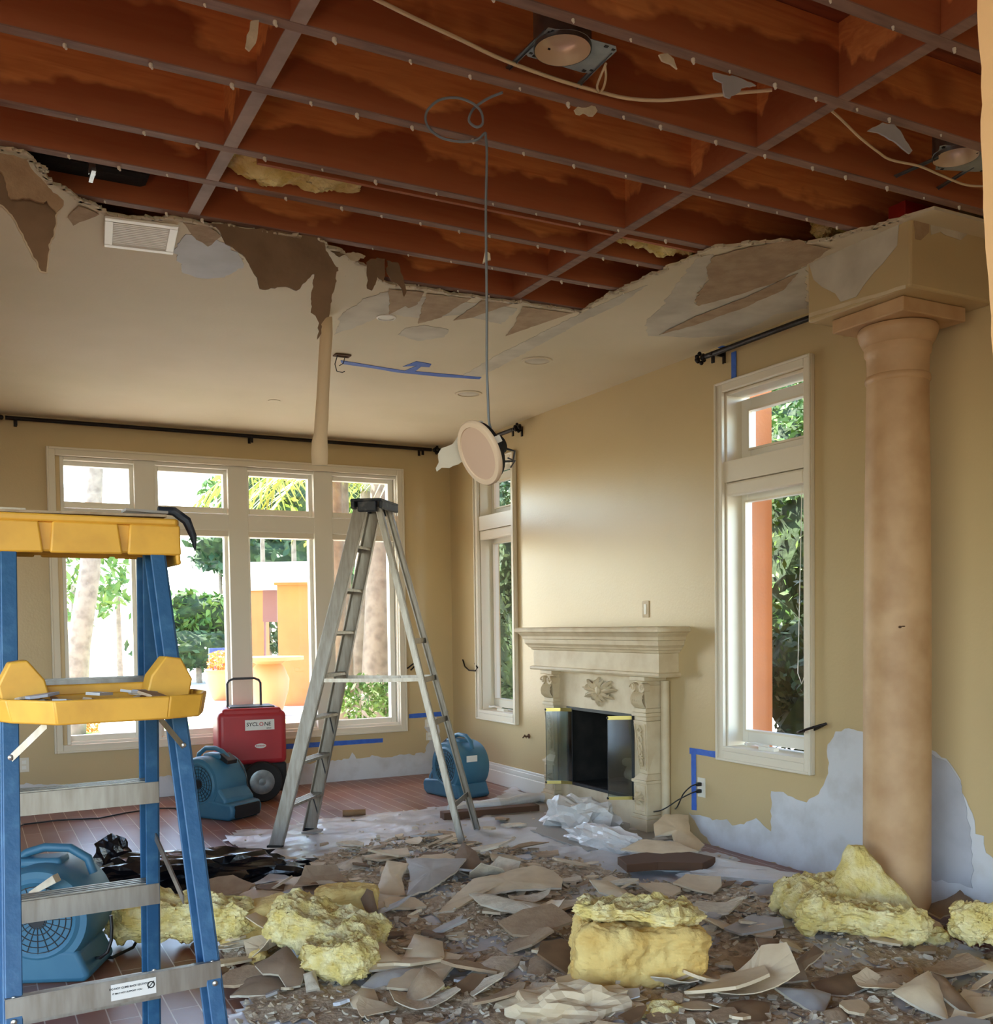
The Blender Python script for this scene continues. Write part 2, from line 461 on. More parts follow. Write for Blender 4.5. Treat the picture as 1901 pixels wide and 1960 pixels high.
# torn and skimmed patches on the ceiling
def cpatch(name, pts, m_, z=0.003, amp=0.012, step=0.025, seed=0, th=0.0015):
    poly = jag(pxpoly(pts, 'Z', ZT), amp, step, 2, seed)
    return MB().prism([p - Vector((0, 0, z)) for p in poly], (0, 0, th)).fin(name, m_, ceil)
cpatch('skim_patch', [(1238, 612), (1268, 585), (1290, 552), (1335, 492), (1366, 486), (1364, 512), (1336, 560), (1330, 580), (1420, 556), (1545, 508), (1545, 590), (1480, 602), (1450, 622), (1400, 640), (1330, 646), (1240, 642)], 'skim_white', 0.002, seed=1)
cpatch('torn_paper_patch', [(1368, 488), (1440, 470), (1530, 456), (1560, 468), (1590, 474), (1545, 505), (1480, 540), (1400, 566), (1338, 584), (1330, 572), (1358, 532), (1352, 510)], 'torn_tan', 0.006, seed=2)
cpatch('loose_paper_edge', [(1262, 638), (1330, 604), (1430, 566), (1500, 532), (1528, 520), (1500, 552), (1420, 588), (1330, 620)], 'torn_tan', 0.008, 0.006, seed=3)  # thin darker tan strip along the ceiling crease
cpatch('skim_strip', [(880, 722), (950, 680), (1030, 640), (1110, 600), (1200, 560), (1240, 545), (1190, 580), (1120, 612), (1040, 656), (960, 700), (915, 722)], 'skim_white', 0.002, 0.008, seed=4)
cpatch('skim_patch', [(332, 478), (356, 448), (400, 452), (440, 470), (462, 494), (466, 512), (430, 530), (385, 532), (350, 522)], 'plaster_grey', 0.002, seed=5)
cpatch('skim_patch', [(640, 640), (655, 600), (700, 570), (745, 556), (790, 565), (930, 582), (990, 590), (960, 620), (880, 602), (800, 608), (740, 600), (690, 622)], 'skim_white', 0.002, seed=6)
cpatch('skim_patch', [(762, 640), (775, 628), (812, 622), (858, 630), (850, 645), (800, 652)], 'skim_white', 0.002, seed=7)
for i, pts in enumerate([[(744, 552), (812, 558), (800, 580), (782, 588), (776, 584), (745, 600)], [(818, 560), (902, 570), (880, 582), (845, 606), (800, 618), (806, 590)], [(922, 574), (982, 580), (950, 590), (905, 606), (868, 612)], [(1000, 586), (1096, 598), (1060, 610), (968, 642), (985, 620)], [(350, 424), (402, 432), (424, 450), (398, 470), (372, 452)], [(150, 392), (190, 408), (140, 430), (130, 415)]]):
    cpatch('torn_paper_patch', pts, 'torn_tan', 0.005, 0.006, seed=10 + i)
# bulkhead over the column
zb0 = 2.838
bk = struct(MB().box(3.60, XR, 3.02, 3.612, zb0, ZT + .02).fin('bulkhead', 'wall_paint', bevel=0.012))
def bpatch(name, pts, ax, val, m_, off, th=0.002, amp=0.008, seed=0, parent=None):
    i = 'XYZ'.index(ax)
    poly = jag(pxpoly(pts, ax, val), amp, 0.05, i, seed)
    o = Vector(); o[i] = off
    e = Vector(); e[i] = th if off < 0 else -th
    return MB().prism([p + o for p in poly], e).fin(name, m_, parent)
bpatch('skim_patch', [(1550, 505), (1722, 424), (1718, 470), (1690, 505), (1655, 545), (1640, 568), (1610, 578), (1600, 562), (1575, 550), (1558, 535)], 'X', 3.60, 'skim_white', -0.003, seed=21, parent=bk)
bpatch('torn_paper_patch', [(1748, 412), (1778, 414), (1778, 445), (1762, 460), (1752, 458)], 'Y', 3.02, 'torn_tan', -0.003, seed=22, parent=bk)
bpatch('skim_patch', [(1780, 420), (1855, 438), (1850, 450), (1838, 460), (1808, 450), (1800, 444), (1782, 450)], 'Y', 3.02, 'skim_white', -0.003, seed=23, parent=bk)
bpatch('plaster_bead', [(1550, 608), (1735, 552), (1735, 545), (1550, 600)], 'X', 3.60, 'stone', -0.004, amp=0.003, seed=24, parent=bk)
tag(MB().box(3.58, 4.15, 3.03, 3.12, 3.13, 3.2).fin('header_block', 'red_paint', bevel=.004), 'red-painted wood header block on top of the bulkhead above the column', 'timber')
# right edge: torn jamb of the opening the photograph is taken through
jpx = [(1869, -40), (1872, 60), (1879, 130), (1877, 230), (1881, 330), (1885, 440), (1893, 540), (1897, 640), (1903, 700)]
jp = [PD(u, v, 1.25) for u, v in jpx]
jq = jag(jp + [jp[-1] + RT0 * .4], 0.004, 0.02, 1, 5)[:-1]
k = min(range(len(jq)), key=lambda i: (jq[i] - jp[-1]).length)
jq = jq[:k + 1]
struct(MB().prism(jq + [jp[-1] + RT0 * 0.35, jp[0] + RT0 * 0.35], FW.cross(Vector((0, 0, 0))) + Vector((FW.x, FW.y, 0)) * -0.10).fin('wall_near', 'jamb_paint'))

# exposed plaster band where the baseboards came off, back wall
m = MB()
top = [(18, 1500), (150, 1502), (270, 1490), (345, 1484), (430, 1470), (560, 1462), (630, 1458), (668, 1452), (674, 1440), (682, 1452), (700, 1450), (712, 1445), (738, 1450), (760, 1446), (812, 1442), (818, 1424), (826, 1410), (812, 1392), (818, 1372), (836, 1372), (842, 1410), (846, 1440), (870, 1440)]
poly = [P(u, v, 'Y', YB) for u, v in top]
poly = [Vector((FLX0, YB, .22))] + poly + [Vector((XR, YB, .19)), Vector((XR, YB, 0)), Vector((FLX0, YB, 0))]
poly = jag(poly, .012, .025, 1, 31, skip=(len(poly) - 2, len(poly) - 3))
wb = bpy.data.objects['wall_back']; wr = bpy.data.objects['wall_right']
m.prism([p + Vector((0, -.003, 0)) for p in poly], (0, .002, 0)).fin('exposed_plaster', 'plaster_white', wb)
# right wall: paint and paper torn off around the foot of the column
def rpatch(name, pts, m_, off, amp=.012, seed=0):
    poly = jag(pxpoly(pts, 'X', XR), amp, .03, 0, seed)
    return MB().prism([p - Vector((off, 0, 0)) for p in poly], (.002, 0, 0)).fin(name, m_, wr)
rpatch('exposed_plaster', [(1320, 1556), (1345, 1562), (1372, 1568), (1392, 1568), (1402, 1580), (1425, 1578), (1448, 1566), (1462, 1580), (1477, 1592), (1477, 1514), (1500, 1516), (1525, 1530), (1545, 1536), (1568, 1520), (1582, 1490), (1588, 1460), (1585, 1425), (1600, 1400), (1625, 1394), (1660, 1402), (1700, 1400), (1780, 1434), (1812, 1452), (1832, 1480), (1850, 1530), (1866, 1570), (1868, 1596), (1884, 1600), (1888, 1632), (1910, 1650), (1960, 1690), (1965, 1792), (1907, 1774.5), (1705, 1716.2), (1591, 1683.6), (1469, 1648.4), (1363, 1618)], 'plaster_white', .003, seed=41)
rpatch('old_wall_paint', [(1781, 1440), (1812, 1456), (1836, 1490), (1852, 1545), (1862, 1610), (1863, 1700), (1830, 1690), (1781, 1682)], 'plaster_grey', .006, seed=42)
struct(MB().prism([Vector((XR, p[0], p[1])) for p in [(7.02, 0), (8.82, 0), (8.82, .185), (7.02, .185)]], (-.012, 0, 0)).box(XR - .022, XR, 7.02, 8.82, 0, .12).box(XR - .017, XR, 7.02, 8.82, .13, .165).fin('baseboard_right', 'sash_white', bevel=.004))
struct(MB().box(3.35, XR, 5.2, 7.0, -0.01, 0.022).fin('hearth_floor', 'tile_grey', bevel=.003))
# fireplace chamber
struct(wall_grid('X', XR + .5, XR + .52, 5.6, 6.66, .15, .9, []).box(XR + .15, XR + .5, 5.6, 5.68, .15, .9).box(XR + .15, XR + .5, 6.58, 6.66, .15, .9).box(XR + .15, XR + .5, 5.6, 6.66, .82, .9).box(XR - .09, XR + .5, fp_y0, fp_y1, .15, .206).box(XR - .098, XR + .5, fp_y0 - .01, fp_y0 + .006, fp_z0, fp_z1).box(XR - .098, XR + .5, fp_y1 - .006, fp_y1 + .01, fp_z0, fp_z1).box(XR - .098, XR + .5, fp_y0, fp_y1, fp_z1 - .004, fp_z1 + .01).fin('firebox_recess', 'firebox'))

# ------------------------------------------------------------------ joists and blocking
JY = [2.10, 2.49, 2.875, 3.25, 3.70, 4.00, 4.355, 4.715]
JZ = ZC + .014
which = ['nearest the camera', 'second from the camera', 'third from the camera', 'fourth from the camera', 'fifth from the camera', 'sixth from the camera, over the ceiling vent', 'second last before the far torn edge', 'farthest, along the torn ceiling edge']
screw0 = None
sm = MB(); sm.ball((0, 0, -.006), (.006, .006, .008), 6).ball((.004, .002, -.012), (.004, .005, .004), 5)
screw_me = sm.b
rr = random.Random(5)
jobs = []
for i, y in enumerate(JY):
    o = MB().box(-.3, XR, y - .04, y, JZ, 3.371).fin('ceiling_joist', 'joist_wood', bevel=.002, seg=1)
    tag(o, 'water-stained brown wooden ceiling joist, %s' % which[i], 'joist', 'ceiling joists')
    MB().box(-.3, XR, y - .041, y + .001, JZ - .002, JZ + .002).fin('joist_underside', 'joist_edge', o)
    if screw0 is None:
        screw0 = sm.fin('drywall_screw', 'screw_white', o)
        screw0.location = (.3, y - .02, JZ)
    x = .25 + rr.random() * .15
    while x < 3.9:
        c = screw0.copy(); COL.objects.link(c); c.parent = o
        c.location = (x, y - .02 + rr.uniform(-.008, .008), JZ); s = rr.uniform(.6, 1.25); c.scale = (s, s, s)
        x += rr.uniform(.14, .26)
    jobs.append(o)
for li, (bxc, ttl) in enumerate([(.88, 'left blocking line'), (2.60, 'right blocking line')]):
    ys = [1.7] + JY
    for i in range(1, len(ys)):
        o = MB().box(bxc - .02, bxc + .02, ys[i - 1] + .001, ys[i] - .041, JZ + .002, 3.37).fin('joist_blocking', 'joist_wood')
        MB().box(bxc - .024, bxc + .024, ys[i - 1] + .001, ys[i] - .041, JZ - .001, JZ + .003).fin('blocking_underside', 'strap_edge' if li == 0 else 'joist_edge', o)
        tag(o, 'short wood block between joists in the %s, %s bay from the camera' % (ttl, ['first', 'second', 'third', 'fourth', 'fifth', 'sixth', 'seventh', 'eighth'][i - 1]), 'wood blocking', 'joist blocking')
tag(MB().box(1.0, 3.1, 3.742, 3.76, JZ + .002, JZ + .05).fin('sister_board', 'joist_wood'), 'thin board nailed along the fifth joist beside the ceiling insulation', 'board')
o = MB().box(-.2, .70, 4.20, 4.34, 3.2, 3.36).fin('black_duct', 'firebox', bevel=.03)
tag(o, 'dark duct between the joists above the hanging drywall at left', 'duct')
tag(MB().box(.46, .475, 4.05, 4.16, 3.12, 3.135).box(.455, .48, 4.1, 4.115, 3.13, 3.3).fin('pipe_hanger', 'galv'), 'short galvanised pipe hanger strap in front of the dark duct', 'bracket')

# ------------------------------------------------------------------ windows
def frame_boxes(m, ax, c0, c1, a0, a1, z0, z1, w):
    bw = w if isinstance(w, tuple) else (w, w, w, w)    # left, right, bottom, top
    for (p0, p1, q0, q1) in ((a0, a0 + bw[0], z0, z1), (a1 - bw[1], a1, z0, z1), (a0 + bw[0], a1 - bw[1], z0, z0 + bw[2]), (a0 + bw[0], a1 - bw[1], z1 - bw[3], z1)):
        if ax == 'Y': m.box(p0, p1, c0, c1, q0, q1)
        else: m.box(c0, c1, p0, p1, q0, q1)
    return m
def slab(ax, c0, c1, a0, a1, z0, z1):
    return MB().box(a0, a1, c0, c1, z0, z1) if ax == 'Y' else MB().box(c0, c1, a0, a1, z0, z1)
# back window
w1 = MB()
cz0, cz1 = .425, 2.885
ca0, ca1 = P(87, 860, 'Y', YB).x, P(770, 903, 'Y', YB).x
frame_boxes(w1, 'Y', YB - .03, YB - .001, ca0, ca1, cz0, cz1, .065)
frame_boxes(w1, 'Y', YB - .042, YB - .03, ca0, ca1, cz0, cz1, .018)
win = struct(w1.fin('window_1', 'trim_white', bevel=.005))
GY = YB + .10
cols = [(P(a, 925, 'Y', GY).x, P(b, 935, 'Y', GY).x) for a, b in ((114, 246), (301, 425), (474, 587), (634, 739))]
tz0, tz1 = P(474, 975, 'Y', GY).z, P(474, 912, 'Y', GY).z
mz0, mz1 = P(650, 1378, 'Y', GY).z, P(474, 1030, 'Y', GY).z
frm = MB()
ed = [bx0] + [(cols[i][1] + cols[i + 1][0]) / 2 for i in range(3)] + [bx1]
# solid mullions with reveals
for i in range(3):
    frm.box(ed[i + 1] - .085, ed[i + 1] + .085, YB - .005, YB + .16, bz0, bz1)
frm.box(bx0, bx1, YB + .0, YB + .16, mz1 + .05, tz0 - .06)
frame_boxes(frm, 'Y', YB + .005, YB + .16, bx0, bx1, bz0, bz1, .03)
frm.fin('window_frame', 'sash_white', win, bevel=.004)
for i, (a, c) in enumerate(cols):
    for (q0, q1) in ((tz0, tz1), (mz0, mz1)):
        s = frame_boxes(MB(), 'Y', YB + .06, YB + .13, a - .05, c + .05, q0 - .05, q1 + .05, .05).fin('sash', 'sash_white', win, bevel=.004)
        slab('Y', GY - .004, GY + .004, a - .002, c + .002, q0 - .002, q1 + .002).fin('pane', 'glass', s)
    b = MB().box(a - .04, c + .04, YB + .02, YB + .06, mz1 + .0, mz1 + .07).fin('shade_cassette', 'trim_white', win, bevel=.006)
# right-hand tall windows
def tall_window(n, y0, y1):
    m_ = frame_boxes(MB(), 'X', XR - .03, XR - .001, y0 - .055, y1 + .055, sz0 - .06, sz1 + .06, .06)
    frame_boxes(m_, 'X', XR - .042, XR - .03, y0 - .055, y1 + .055, sz0 - .06, sz1 + .06, .016)
    w = struct(m_.fin('window_%d' % n, 'trim_white', bevel=.005))
    gx = XR + .15
    tb0, tb1 = 2.27, 2.40
    f = frame_boxes(MB(), 'X', XR + .0, XR + .16, y0, y1, sz0, sz1, .02)
    f.box(XR - .012, XR + .19, y0, y1, tb0, tb1)
    f.box(XR - .035, XR + .19, y0, y1, sz0, sz0 + .03)
    f.fin('window_frame', 'trim_white', w, bevel=.004)
    for (q0, q1, side) in ((tb1 + .075, sz1 - .12, .085), (sz0 + .13, tb0 - .12, .05)):
        s = frame_boxes(MB(), 'X', XR + .115, XR + .156, y0 + .02, y1 - .02, q0 - .08, q1 + .08, (side, side, .08, .08)).fin('sash', 'sash_white', w, bevel=.004)
        slab('X', gx - .004, gx + .004, y0 + .02 + side, y1 - .02 - side, q0, q1).fin('pane', 'glass', s)
        frame_boxes(MB(), 'X', XR + .10, XR + .12, y0 + .02 + side - .012, y1 - .02 - side + .012, q0 - .012, q1 + .012, .012).fin('glazing_bead', 'trim_white', s)
    MB().box(XR - .01, XR + .05, y0 + .02, y1 - .02, tb0 - .085, tb0 - .003).fin('shade_cassette', 'trim_white', w, bevel=.012)
    yc = (y0 + y1) / 2 + .03
    MB().box(XR + .03, XR + .07, yc - .07, yc + .06, sz0 + .03, sz0 + .05).tube([(XR + .04, yc - .02, sz0 + .055), (XR + .0, yc + .05, sz0 + .07), (XR - .01, yc + .11, sz0 + .06)], .008).ball((XR - .01, yc + .12, sz0 + .062), .012).fin('crank_handle', 'sash_white', w)
    pts = [(XR + .04, y0 + .06 + .01 * math.sin(t * .6), tb0 - .1 - t * .05) for t in range(22)]
    MB().tube(pts + [(XR + .04, y0 + .09, pts[-1][2] - .06), (XR + .04, y0 + .12, pts[-1][2])] + [(XR + .04, y0 + .085, tb0 - .1)], .0025, 5).fin('shade_cord', 'plastic_white', w)
    return w
tall_window(2, wf_y0, wf_y1)
tall_window(3, wn_y0, wn_y1)
# ================================================================== COLUMN
CX_, CY_ = 3.872, 3.318
col = thing('column', 'round tan stone column standing in front of the torn right wall', 'column', (CX_, CY_, 0))
prof = [(.152, .0), (.151, .8), (.1495, 1.4), (.144, 2.0), (.137, 2.50), (.137, 2.515), (.143, 2.52), (.145, 2.532), (.143, 2.545), (.137, 2.55), (.137, 2.60), (.139, 2.64), (.146, 2.648), (.148, 2.66), (.148, 2.685), (.155, 2.69), (.168, 2.715), (.176, 2.74), (.178, 2.755), (.172, 2.768), (.16, 2.772)]
MB().lathe((CX_, CY_, 0), prof, 56).fin('shaft', 'column_stone', col)
MB().box(CX_ - .205, CX_ + .205, CY_ - .205, CY_ + .205, 2.772, zb0 - .001).fin('abacus', 'column_stone', col, bevel=.006)
MB().ball((3.765, 3.21, 1.385), (.012, .004, .006), 8).ball((3.78, 3.20, 1.388), (.022, .003, .003), 8).fin('chip_mark', 'cardboard_dark', col)
# ================================================================== FIREPLACE
fp = thing('fireplace', 'carved pale stone fireplace with glass doors on the right wall', 'fireplace', (XR, 6.14, 0))
yc = 6.145
def ring_box(m, xf, hw, z0, z1): m.box(xf, XR - .001, yc - hw, yc + hw, z0, z1)
# mantel: stepped moulding, section swept round front and sides
def sweep(m, prof):
    """prof: list of (depth out from wall, half width, z)"""
    rings = [[m.b.verts.new(q) for q in ((XR - .001, yc - hw, z), (XR - d, yc - hw, z), (XR - d, yc + hw, z), (XR - .001, yc + hw, z))] for d, hw, z in prof]
    for a, c in zip(rings, rings[1:]):
        for k in range(3): m.b.faces.new((a[k], a[k + 1], c[k + 1], c[k]))
    m.b.faces.new(rings[0][::-1]); m.b.faces.new(rings[-1])
D0, W0 = .162, .82
pr = []
for ins, z in [(.0, 1.058), (.018, 1.060), (.024, 1.072), (.018, 1.086), (.0, 1.09), (0, 1.215), (.012, 1.22), (.018, 1.235), (.03, 1.24), (.034, 1.252), (.05, 1.27), (.052, 1.285), (.054, 1.30), (.062, 1.305), (.066, 1.325), (.082, 1.345), (.086, 1.352), (.096, 1.354), (.104, 1.360), (.106, 1.375), (.100, 1.388), (.092, 1.393)]:
    pr.append((D0 + ins, W0 + ins * 1.2, z))
m = MB(); sweep(m, pr); m.fin('mantel_shelf', 'stone', fp, smooth=False)
# surround
XS = XR - .10
sm_ = MB()
sm_.box(XS, XR - .001, yc - .62, yc + .62, fp_z1, 1.058)
sm_.box(XS, XR - .001, 6.56, yc + .62, 0.02, fp_z1).box(XS, XR - .001, yc - .62, 5.70, 0.02, fp_z1)
sm_.box(XS, XR - .001, 5.70, 6.56, 0.02, fp_z0)
sm_.fin('surround', 'stone', fp, bevel=.004)
def leafm(m, c, ang, ln, w, th=.026, nrm='X'):
    """pointed leaf lying on a plane X=const: c centre of base, ang direction in (y,z)"""
    dy, dz = math.cos(ang), math.sin(ang)
    n = 6
    rows = []
    for i in range(n + 1):
        t = i / n
        ww = w * math.sin(PI * min(1, t * .9 + .08)) ** .7
        cc = Vector(c) + Vector((-(th * math.sin(PI * t) + .003), dy * ln * t, dz * ln * t))
        sd_ = Vector((0, -dz, dy))
        rows.append([m.b.verts.new(q) for q in (cc - sd_ * ww + Vector((.012, 0, 0)), cc - sd_ * ww * .45 + Vector((.001, 0, 0)), cc + Vector((-.006, 0, 0)), cc + sd_ * ww * .45 + Vector((.001, 0, 0)), cc + sd_ * ww + Vector((.012, 0, 0)))])
    for a, b_ in zip(rows, rows[1:]):
        for k in range(4): m.b.faces.new((a[k], a[k + 1], b_[k + 1], b_[k]))
    m.sm = True
orn = MB()
oc = Vector((XS - .004, 6.115, .925))
for a, ln, w in [(90, .085, .03), (60, .075, .022), (120, .075, .022), (28, .15, .028), (152, .15, .028), (6, .20, .024), (174, .20, .024), (-14, .17, .022), (194, .17, .022), (-40, .085, .018), (220, .085, .018), (-90, .085, .02), (-70, .06, .014), (250, .06, .014)]:
    leafm(orn, oc + Vector((0, math.cos(math.radians(a)) * .018, math.sin(math.radians(a)) * .018)), math.radians(a), ln * 1.05, w * .72, .030)
for s_ in (-1, 1):
    for t in (.05, .09, .13):
        leafm(orn, oc + Vector((0, s_ * t, .015)), math.radians(90 - s_ * 30), .04, .012); leafm(orn, oc + Vector((0, s_ * t, -.01)), math.radians(-90 + s_ * 30), .035, .01)
orn.ball(oc + Vector((-.012, 0, .01)), (.02, .03, .035), 10)
orn.fin('carved_ornament', 'stone', fp)
for yl, nm in ((5.545, 'r'), (6.745, 'l')):
    leg = MB()
    XF = XR - .16
    hw = .075
    # plinth, pedestal, tapered shaft, capital
    leg.box(XF - .02, XR - .001, yl - hw - .022, yl + hw + .022, .02, .10)
    leg.box(XF - .008, XR - .001, yl - hw - .01, yl + hw + .01, .10, .125)
    leg.box(XF, XR - .001, yl - hw, yl + hw, .125, .34)
    leg.box(XF - .012, XR - .001, yl - hw - .012, yl + hw + .012, .34, .36)
    leg.hexa([(XF - .004, yl - hw, .36), (XR - .001, yl - hw, .36), (XR - .001, yl + hw, .36), (XF - .004, yl + hw, .36), (XF + .03, yl - .05, .40), (XR - .001, yl - .05, .40), (XR - .001, yl + .05, .40), (XF + .03, yl + .05, .40)])
    leg.hexa([(XF + .03, yl - .042, .40), (XR - .001, yl - .06, .40), (XR - .001, yl + .06, .40), (XF + .03, yl + .042, .40), (XF, yl - hw, .76), (XR - .001, yl - hw, .76), (XR - .001, yl + hw, .76), (XF, yl + hw, .76)])
    leg.box(XF + .006, XR - .001, yl - .066, yl + .066, .76, .79)
    leg.box(XF - .01, XR - .001, yl - hw - .008, yl + hw + .008, .79, .815)
    leg.box(XF - .0, XR - .001, yl - .07, yl + .07, .815, .845)
    leg.box(XF + .01, XR - .001, yl - .062, yl + .062, .845, 1.03)
    leg.box(XF - .022, XR - .001, yl - hw - .012, yl + hw + .012, 1.03, 1.058)
    lo = leg.fin('pilaster', 'stone', fp, bevel=.004)
    cp = MB()
    cp.hexa([(XF + .012, yl - .052, .845), (XR - .01, yl - .052, .845), (XR - .01, yl + .052, .845), (XF + .012, yl + .052, .845), (XF - .012, yl - .078, 1.0), (XR - .01, yl - .078, 1.0), (XR - .01, yl + .078, 1.0), (XF - .012, yl + .078, 1.0)])
    for s_ in (-1, 1):
        cy_, cz_ = yl + s_ * .052, .985
        cp.lathe((XF - .022, cy_, cz_), [(.033, 0), (.033, .05)], 20, 'X')
        sp = [(XF - .024, cy_ + s_ * (.031 - .0020 * q) * math.cos(q * .5), cz_ + (.031 - .0020 * q) * math.sin(q * .5)) for q in range(14)]
        cp.tube(sp, .0055, 6)
    for k in range(-2, 3):
        leafm(cp, (XF + .004 - .002 * abs(k), yl + k * .024, .85), math.radians(90), .115, .013, .034)
    for k in (-1.5, -.5, .5, 1.5):
        leafm(cp, (XF - .002, yl + k * .026, .85), math.radians(90), .07, .012, .034)
    cp.fin('capital_carving', 'stone', lo)
    pn = MB()
    for s_ in (-1, 1):
        pn.beam((XF + .024, yl + s_ * .034, .43), (XF - .002, yl + s_ * .060, .74), (.003, 0, 0), (0, .004, 0))
        for k in range(5):
            pn.tube([(XF + .016 - k * .004, yl - s_ * .02 * math.sin(k * 1.9), .45 + k * .055), (XF + .010 - k * .004, yl + s_ * (.012 + .004 * k), .475 + k * .055), (XF + .012 - k * .004, yl - s_ * .004, .505 + k * .055)], .0075, 6)
    pn.box(XF - .003, XF + .002, yl - .055, yl + .055, .735, .742).box(XF + .02, XF + .026, yl - .036, yl + .036, .425, .432)
    frame_boxes(pn, 'X', XF - .006, XF + .002, yl - .062, yl + .062, .14, .325, .010)
    pn.ball((XF - .002, yl, .235), (.012, .026, .045), 10)
    for k in range(8): leafm(pn, (XF - .001, yl, .235), k * PI / 4 + .2, .05, .010)
    pn.fin('panel_carving', 'stone', lo)
    # half round strips behind
    m = MB().tube([(XR - .03, yl - hw - .035, .10), (XR - .03, yl - hw - .035, 1.03)], .03, 14).box(XR - .07, XR - .001, yl - hw - .075, yl - hw, .02, .11)
    m.fin('side_colonnette', 'stone', lo)
# fire doors folded open, logs, grate
def fire_door(y, x1, y1):
    a, c = Vector((XR - .10, y, 0)), Vector((x1, y1, 0))
    d = (c - a); n = d.cross(Vector((0, 0, 1))).normalized() * .004
    g = MB()
    g.beam(a + Vector((0, 0, .485)), c + Vector((0, 0, .485)), n, (0, 0, .285))
    o = g.fin('glass_door', 'door_glass', fp)
    m = MB().beam(a + Vector((0, 0, .765)), c + Vector((0, 0, .765)), n * 2.2, (0, 0, .013)).beam(a + Vector((0, 0, .207)), c + Vector((0, 0, .207)), n * 2.2, (0, 0, .011))
    m.fin('door_rail', 'brass', o)
    MB().ball(c + Vector((0, 0, .765)), .011, 8).ball(c + Vector((0, 0, .207)), .011, 8).beam(a + Vector((0, 0, .2)), a + Vector((0, 0, .77)), n, d.normalized() * .004).beam(c + Vector((0, 0, .2)), c + Vector((0, 0, .77)), n * .8, d.normalized() * .002).fin('door_stile', 'fan_black', o)
    return o
fire_door(6.55, 3.905, 6.635)
fire_door(6.50, 3.99, 6.60).hide_render = False
fire_door(5.72, 3.905, 5.795)
fb = MB()
frame_boxes(fb, 'X', XS - .006, XS + .02, 5.69, 6.57, fp_z0 - .005, fp_z1 + .004, .022)
fb.fin('door_frame', 'fan_black', fp)
lg = MB()
for (a, c, r) in (((4.34, 5.85, .27), (4.36, 6.2, .29), .045), ((4.42, 5.88, .34), (4.40, 6.25, .30), .04), ((4.36, 6.0, .36), (4.42, 6.32, .36), .035)): lg.tube([a, Vector(a).lerp(Vector(c), .5) + Vector((0, .01, .012)), c], [r, r * 1.1, r * .9], 10)
tag(lg.fin('fire_logs', 'bark'), 'ash-grey logs lying inside the dark firebox', 'logs', kind='stuff')
# ================================================================== CURTAIN RODS
def rod(name, label, a, c, out, nbr, fa=True, fc=True):
    """rod from a to c; out = vector from wall to rod centre"""
    t = thing(name, label, 'curtain rod', tuple(a))
    a, c = Vector(a), Vector(c)
    MB().tube([a, c], .016, 12).fin('rod', 'black_iron', t)
    d = (c - a).normalized()
    for p, s_ in ((a, -1), (c, 1)):
        if (s_ < 0 and not fa) or (s_ > 0 and not fc): continue
        f = MB().ball(p + d * s_ * .03, .02, 10)
        for k in range(6):
            q = d.orthogonal().normalized() * .028
            q = Matrix.Rotation(k * PI / 3, 3, d) @ q
            f.ball(p + d * s_ * .055 + q, .014, 8)
        f.ball(p + d * s_ * .085, .018, 8)
        f.fin('finial', 'black_iron', t)
    for k in nbr:
        p = a.lerp(c, k)
        MB().beam(p - Vector(out), p + Vector(out) * .2, d * .008, (0, 0, .010)).beam(p - Vector(out) * .96 + Vector((0, 0, .03)), p - Vector(out) * .96 + Vector((0, 0, -.05)), d * .012, Vector(out) * .05).beam(p + Vector((0, 0, -.012)), p + Vector((0, 0, -.055)), d * .012, Vector(out).normalized() * .005).fin('bracket', 'black_iron', t)
    return t
ra, rc = P(10, 799, 'Y', YB - .09), P(826, 861, 'Y', YB - .09)
rz_ = (ra.z + rc.z) / 2; ra.z = rc.z = rz_
rod('curtain_rod', 'long black curtain rod above the four-pane back window', ra, rc, (0, -.09, 0), (.02, .53, .975))
ra, rc = P(985, 821, 'X', XR - .09), P(870, 850, 'X', XR - .09)
rod('curtain_rod', 'short black curtain rod above the far narrow window, partly behind the hanging speaker', ra, Vector((ra.x, 8.35, ra.z)), (-.09, 0, 0), (.03, .95))
ra = P(1352, 682, 'X', XR - .09)
rod('curtain_rod', 'black curtain rod with flower finial above the window beside the column', ra, Vector((ra.x, 3.66, ra.z)), (-.09, 0, 0), (.05,), True, False)
rodz = ra.z
# ================================================================== BLUE TAPE
def tape(name, label, pts, ax, val, th, m_='tape_blue', group=None, amp=.0015, seed=0):
    i = 'XYZ'.index(ax)
    poly = jag(pxpoly(pts, ax, val), amp, .03, i, seed)
    e = Vector(); e[i] = th
    return tag(MB().prism(poly, e).fin(name, m_), label, 'tape', group)
tape('masking_tape', 'strip of blue masking tape on the back wall under the window, behind the aluminium ladder', [(548, 1424), (733, 1413), (733, 1421), (548, 1434)], 'Y', YB - .004, .002)
tape('masking_tape', 'short blue masking tape strip on the back wall above the wall sockets', [(783, 1367), (858, 1361), (858, 1370), (783, 1375)], 'Y', YB - .004, .002)
tape('masking_tape', 'upside-down L of blue masking tape around the socket right of the fireplace', [(1320, 1431), (1380, 1440), (1380, 1452), (1332, 1444), (1333, 1551), (1324, 1550), (1323, 1443), (1320, 1443)], 'X', XR - .004, .002)
m = MB(); z_ = rodz
ty = P(1406, 690, 'X', XR).y
m.box(XR - .006, XR - .004, ty - .022, ty + .022, P(1406, 728, 'X', XR).z, z_ - .0)
m.box(XR - .112, XR - .004, ty - .022, ty + .022, z_ + .017, z_ + .019)
tag(m.fin('masking_tape', 'tape_blue'), 'vertical blue tape hanging from the curtain rod to the window beside the column', 'tape')
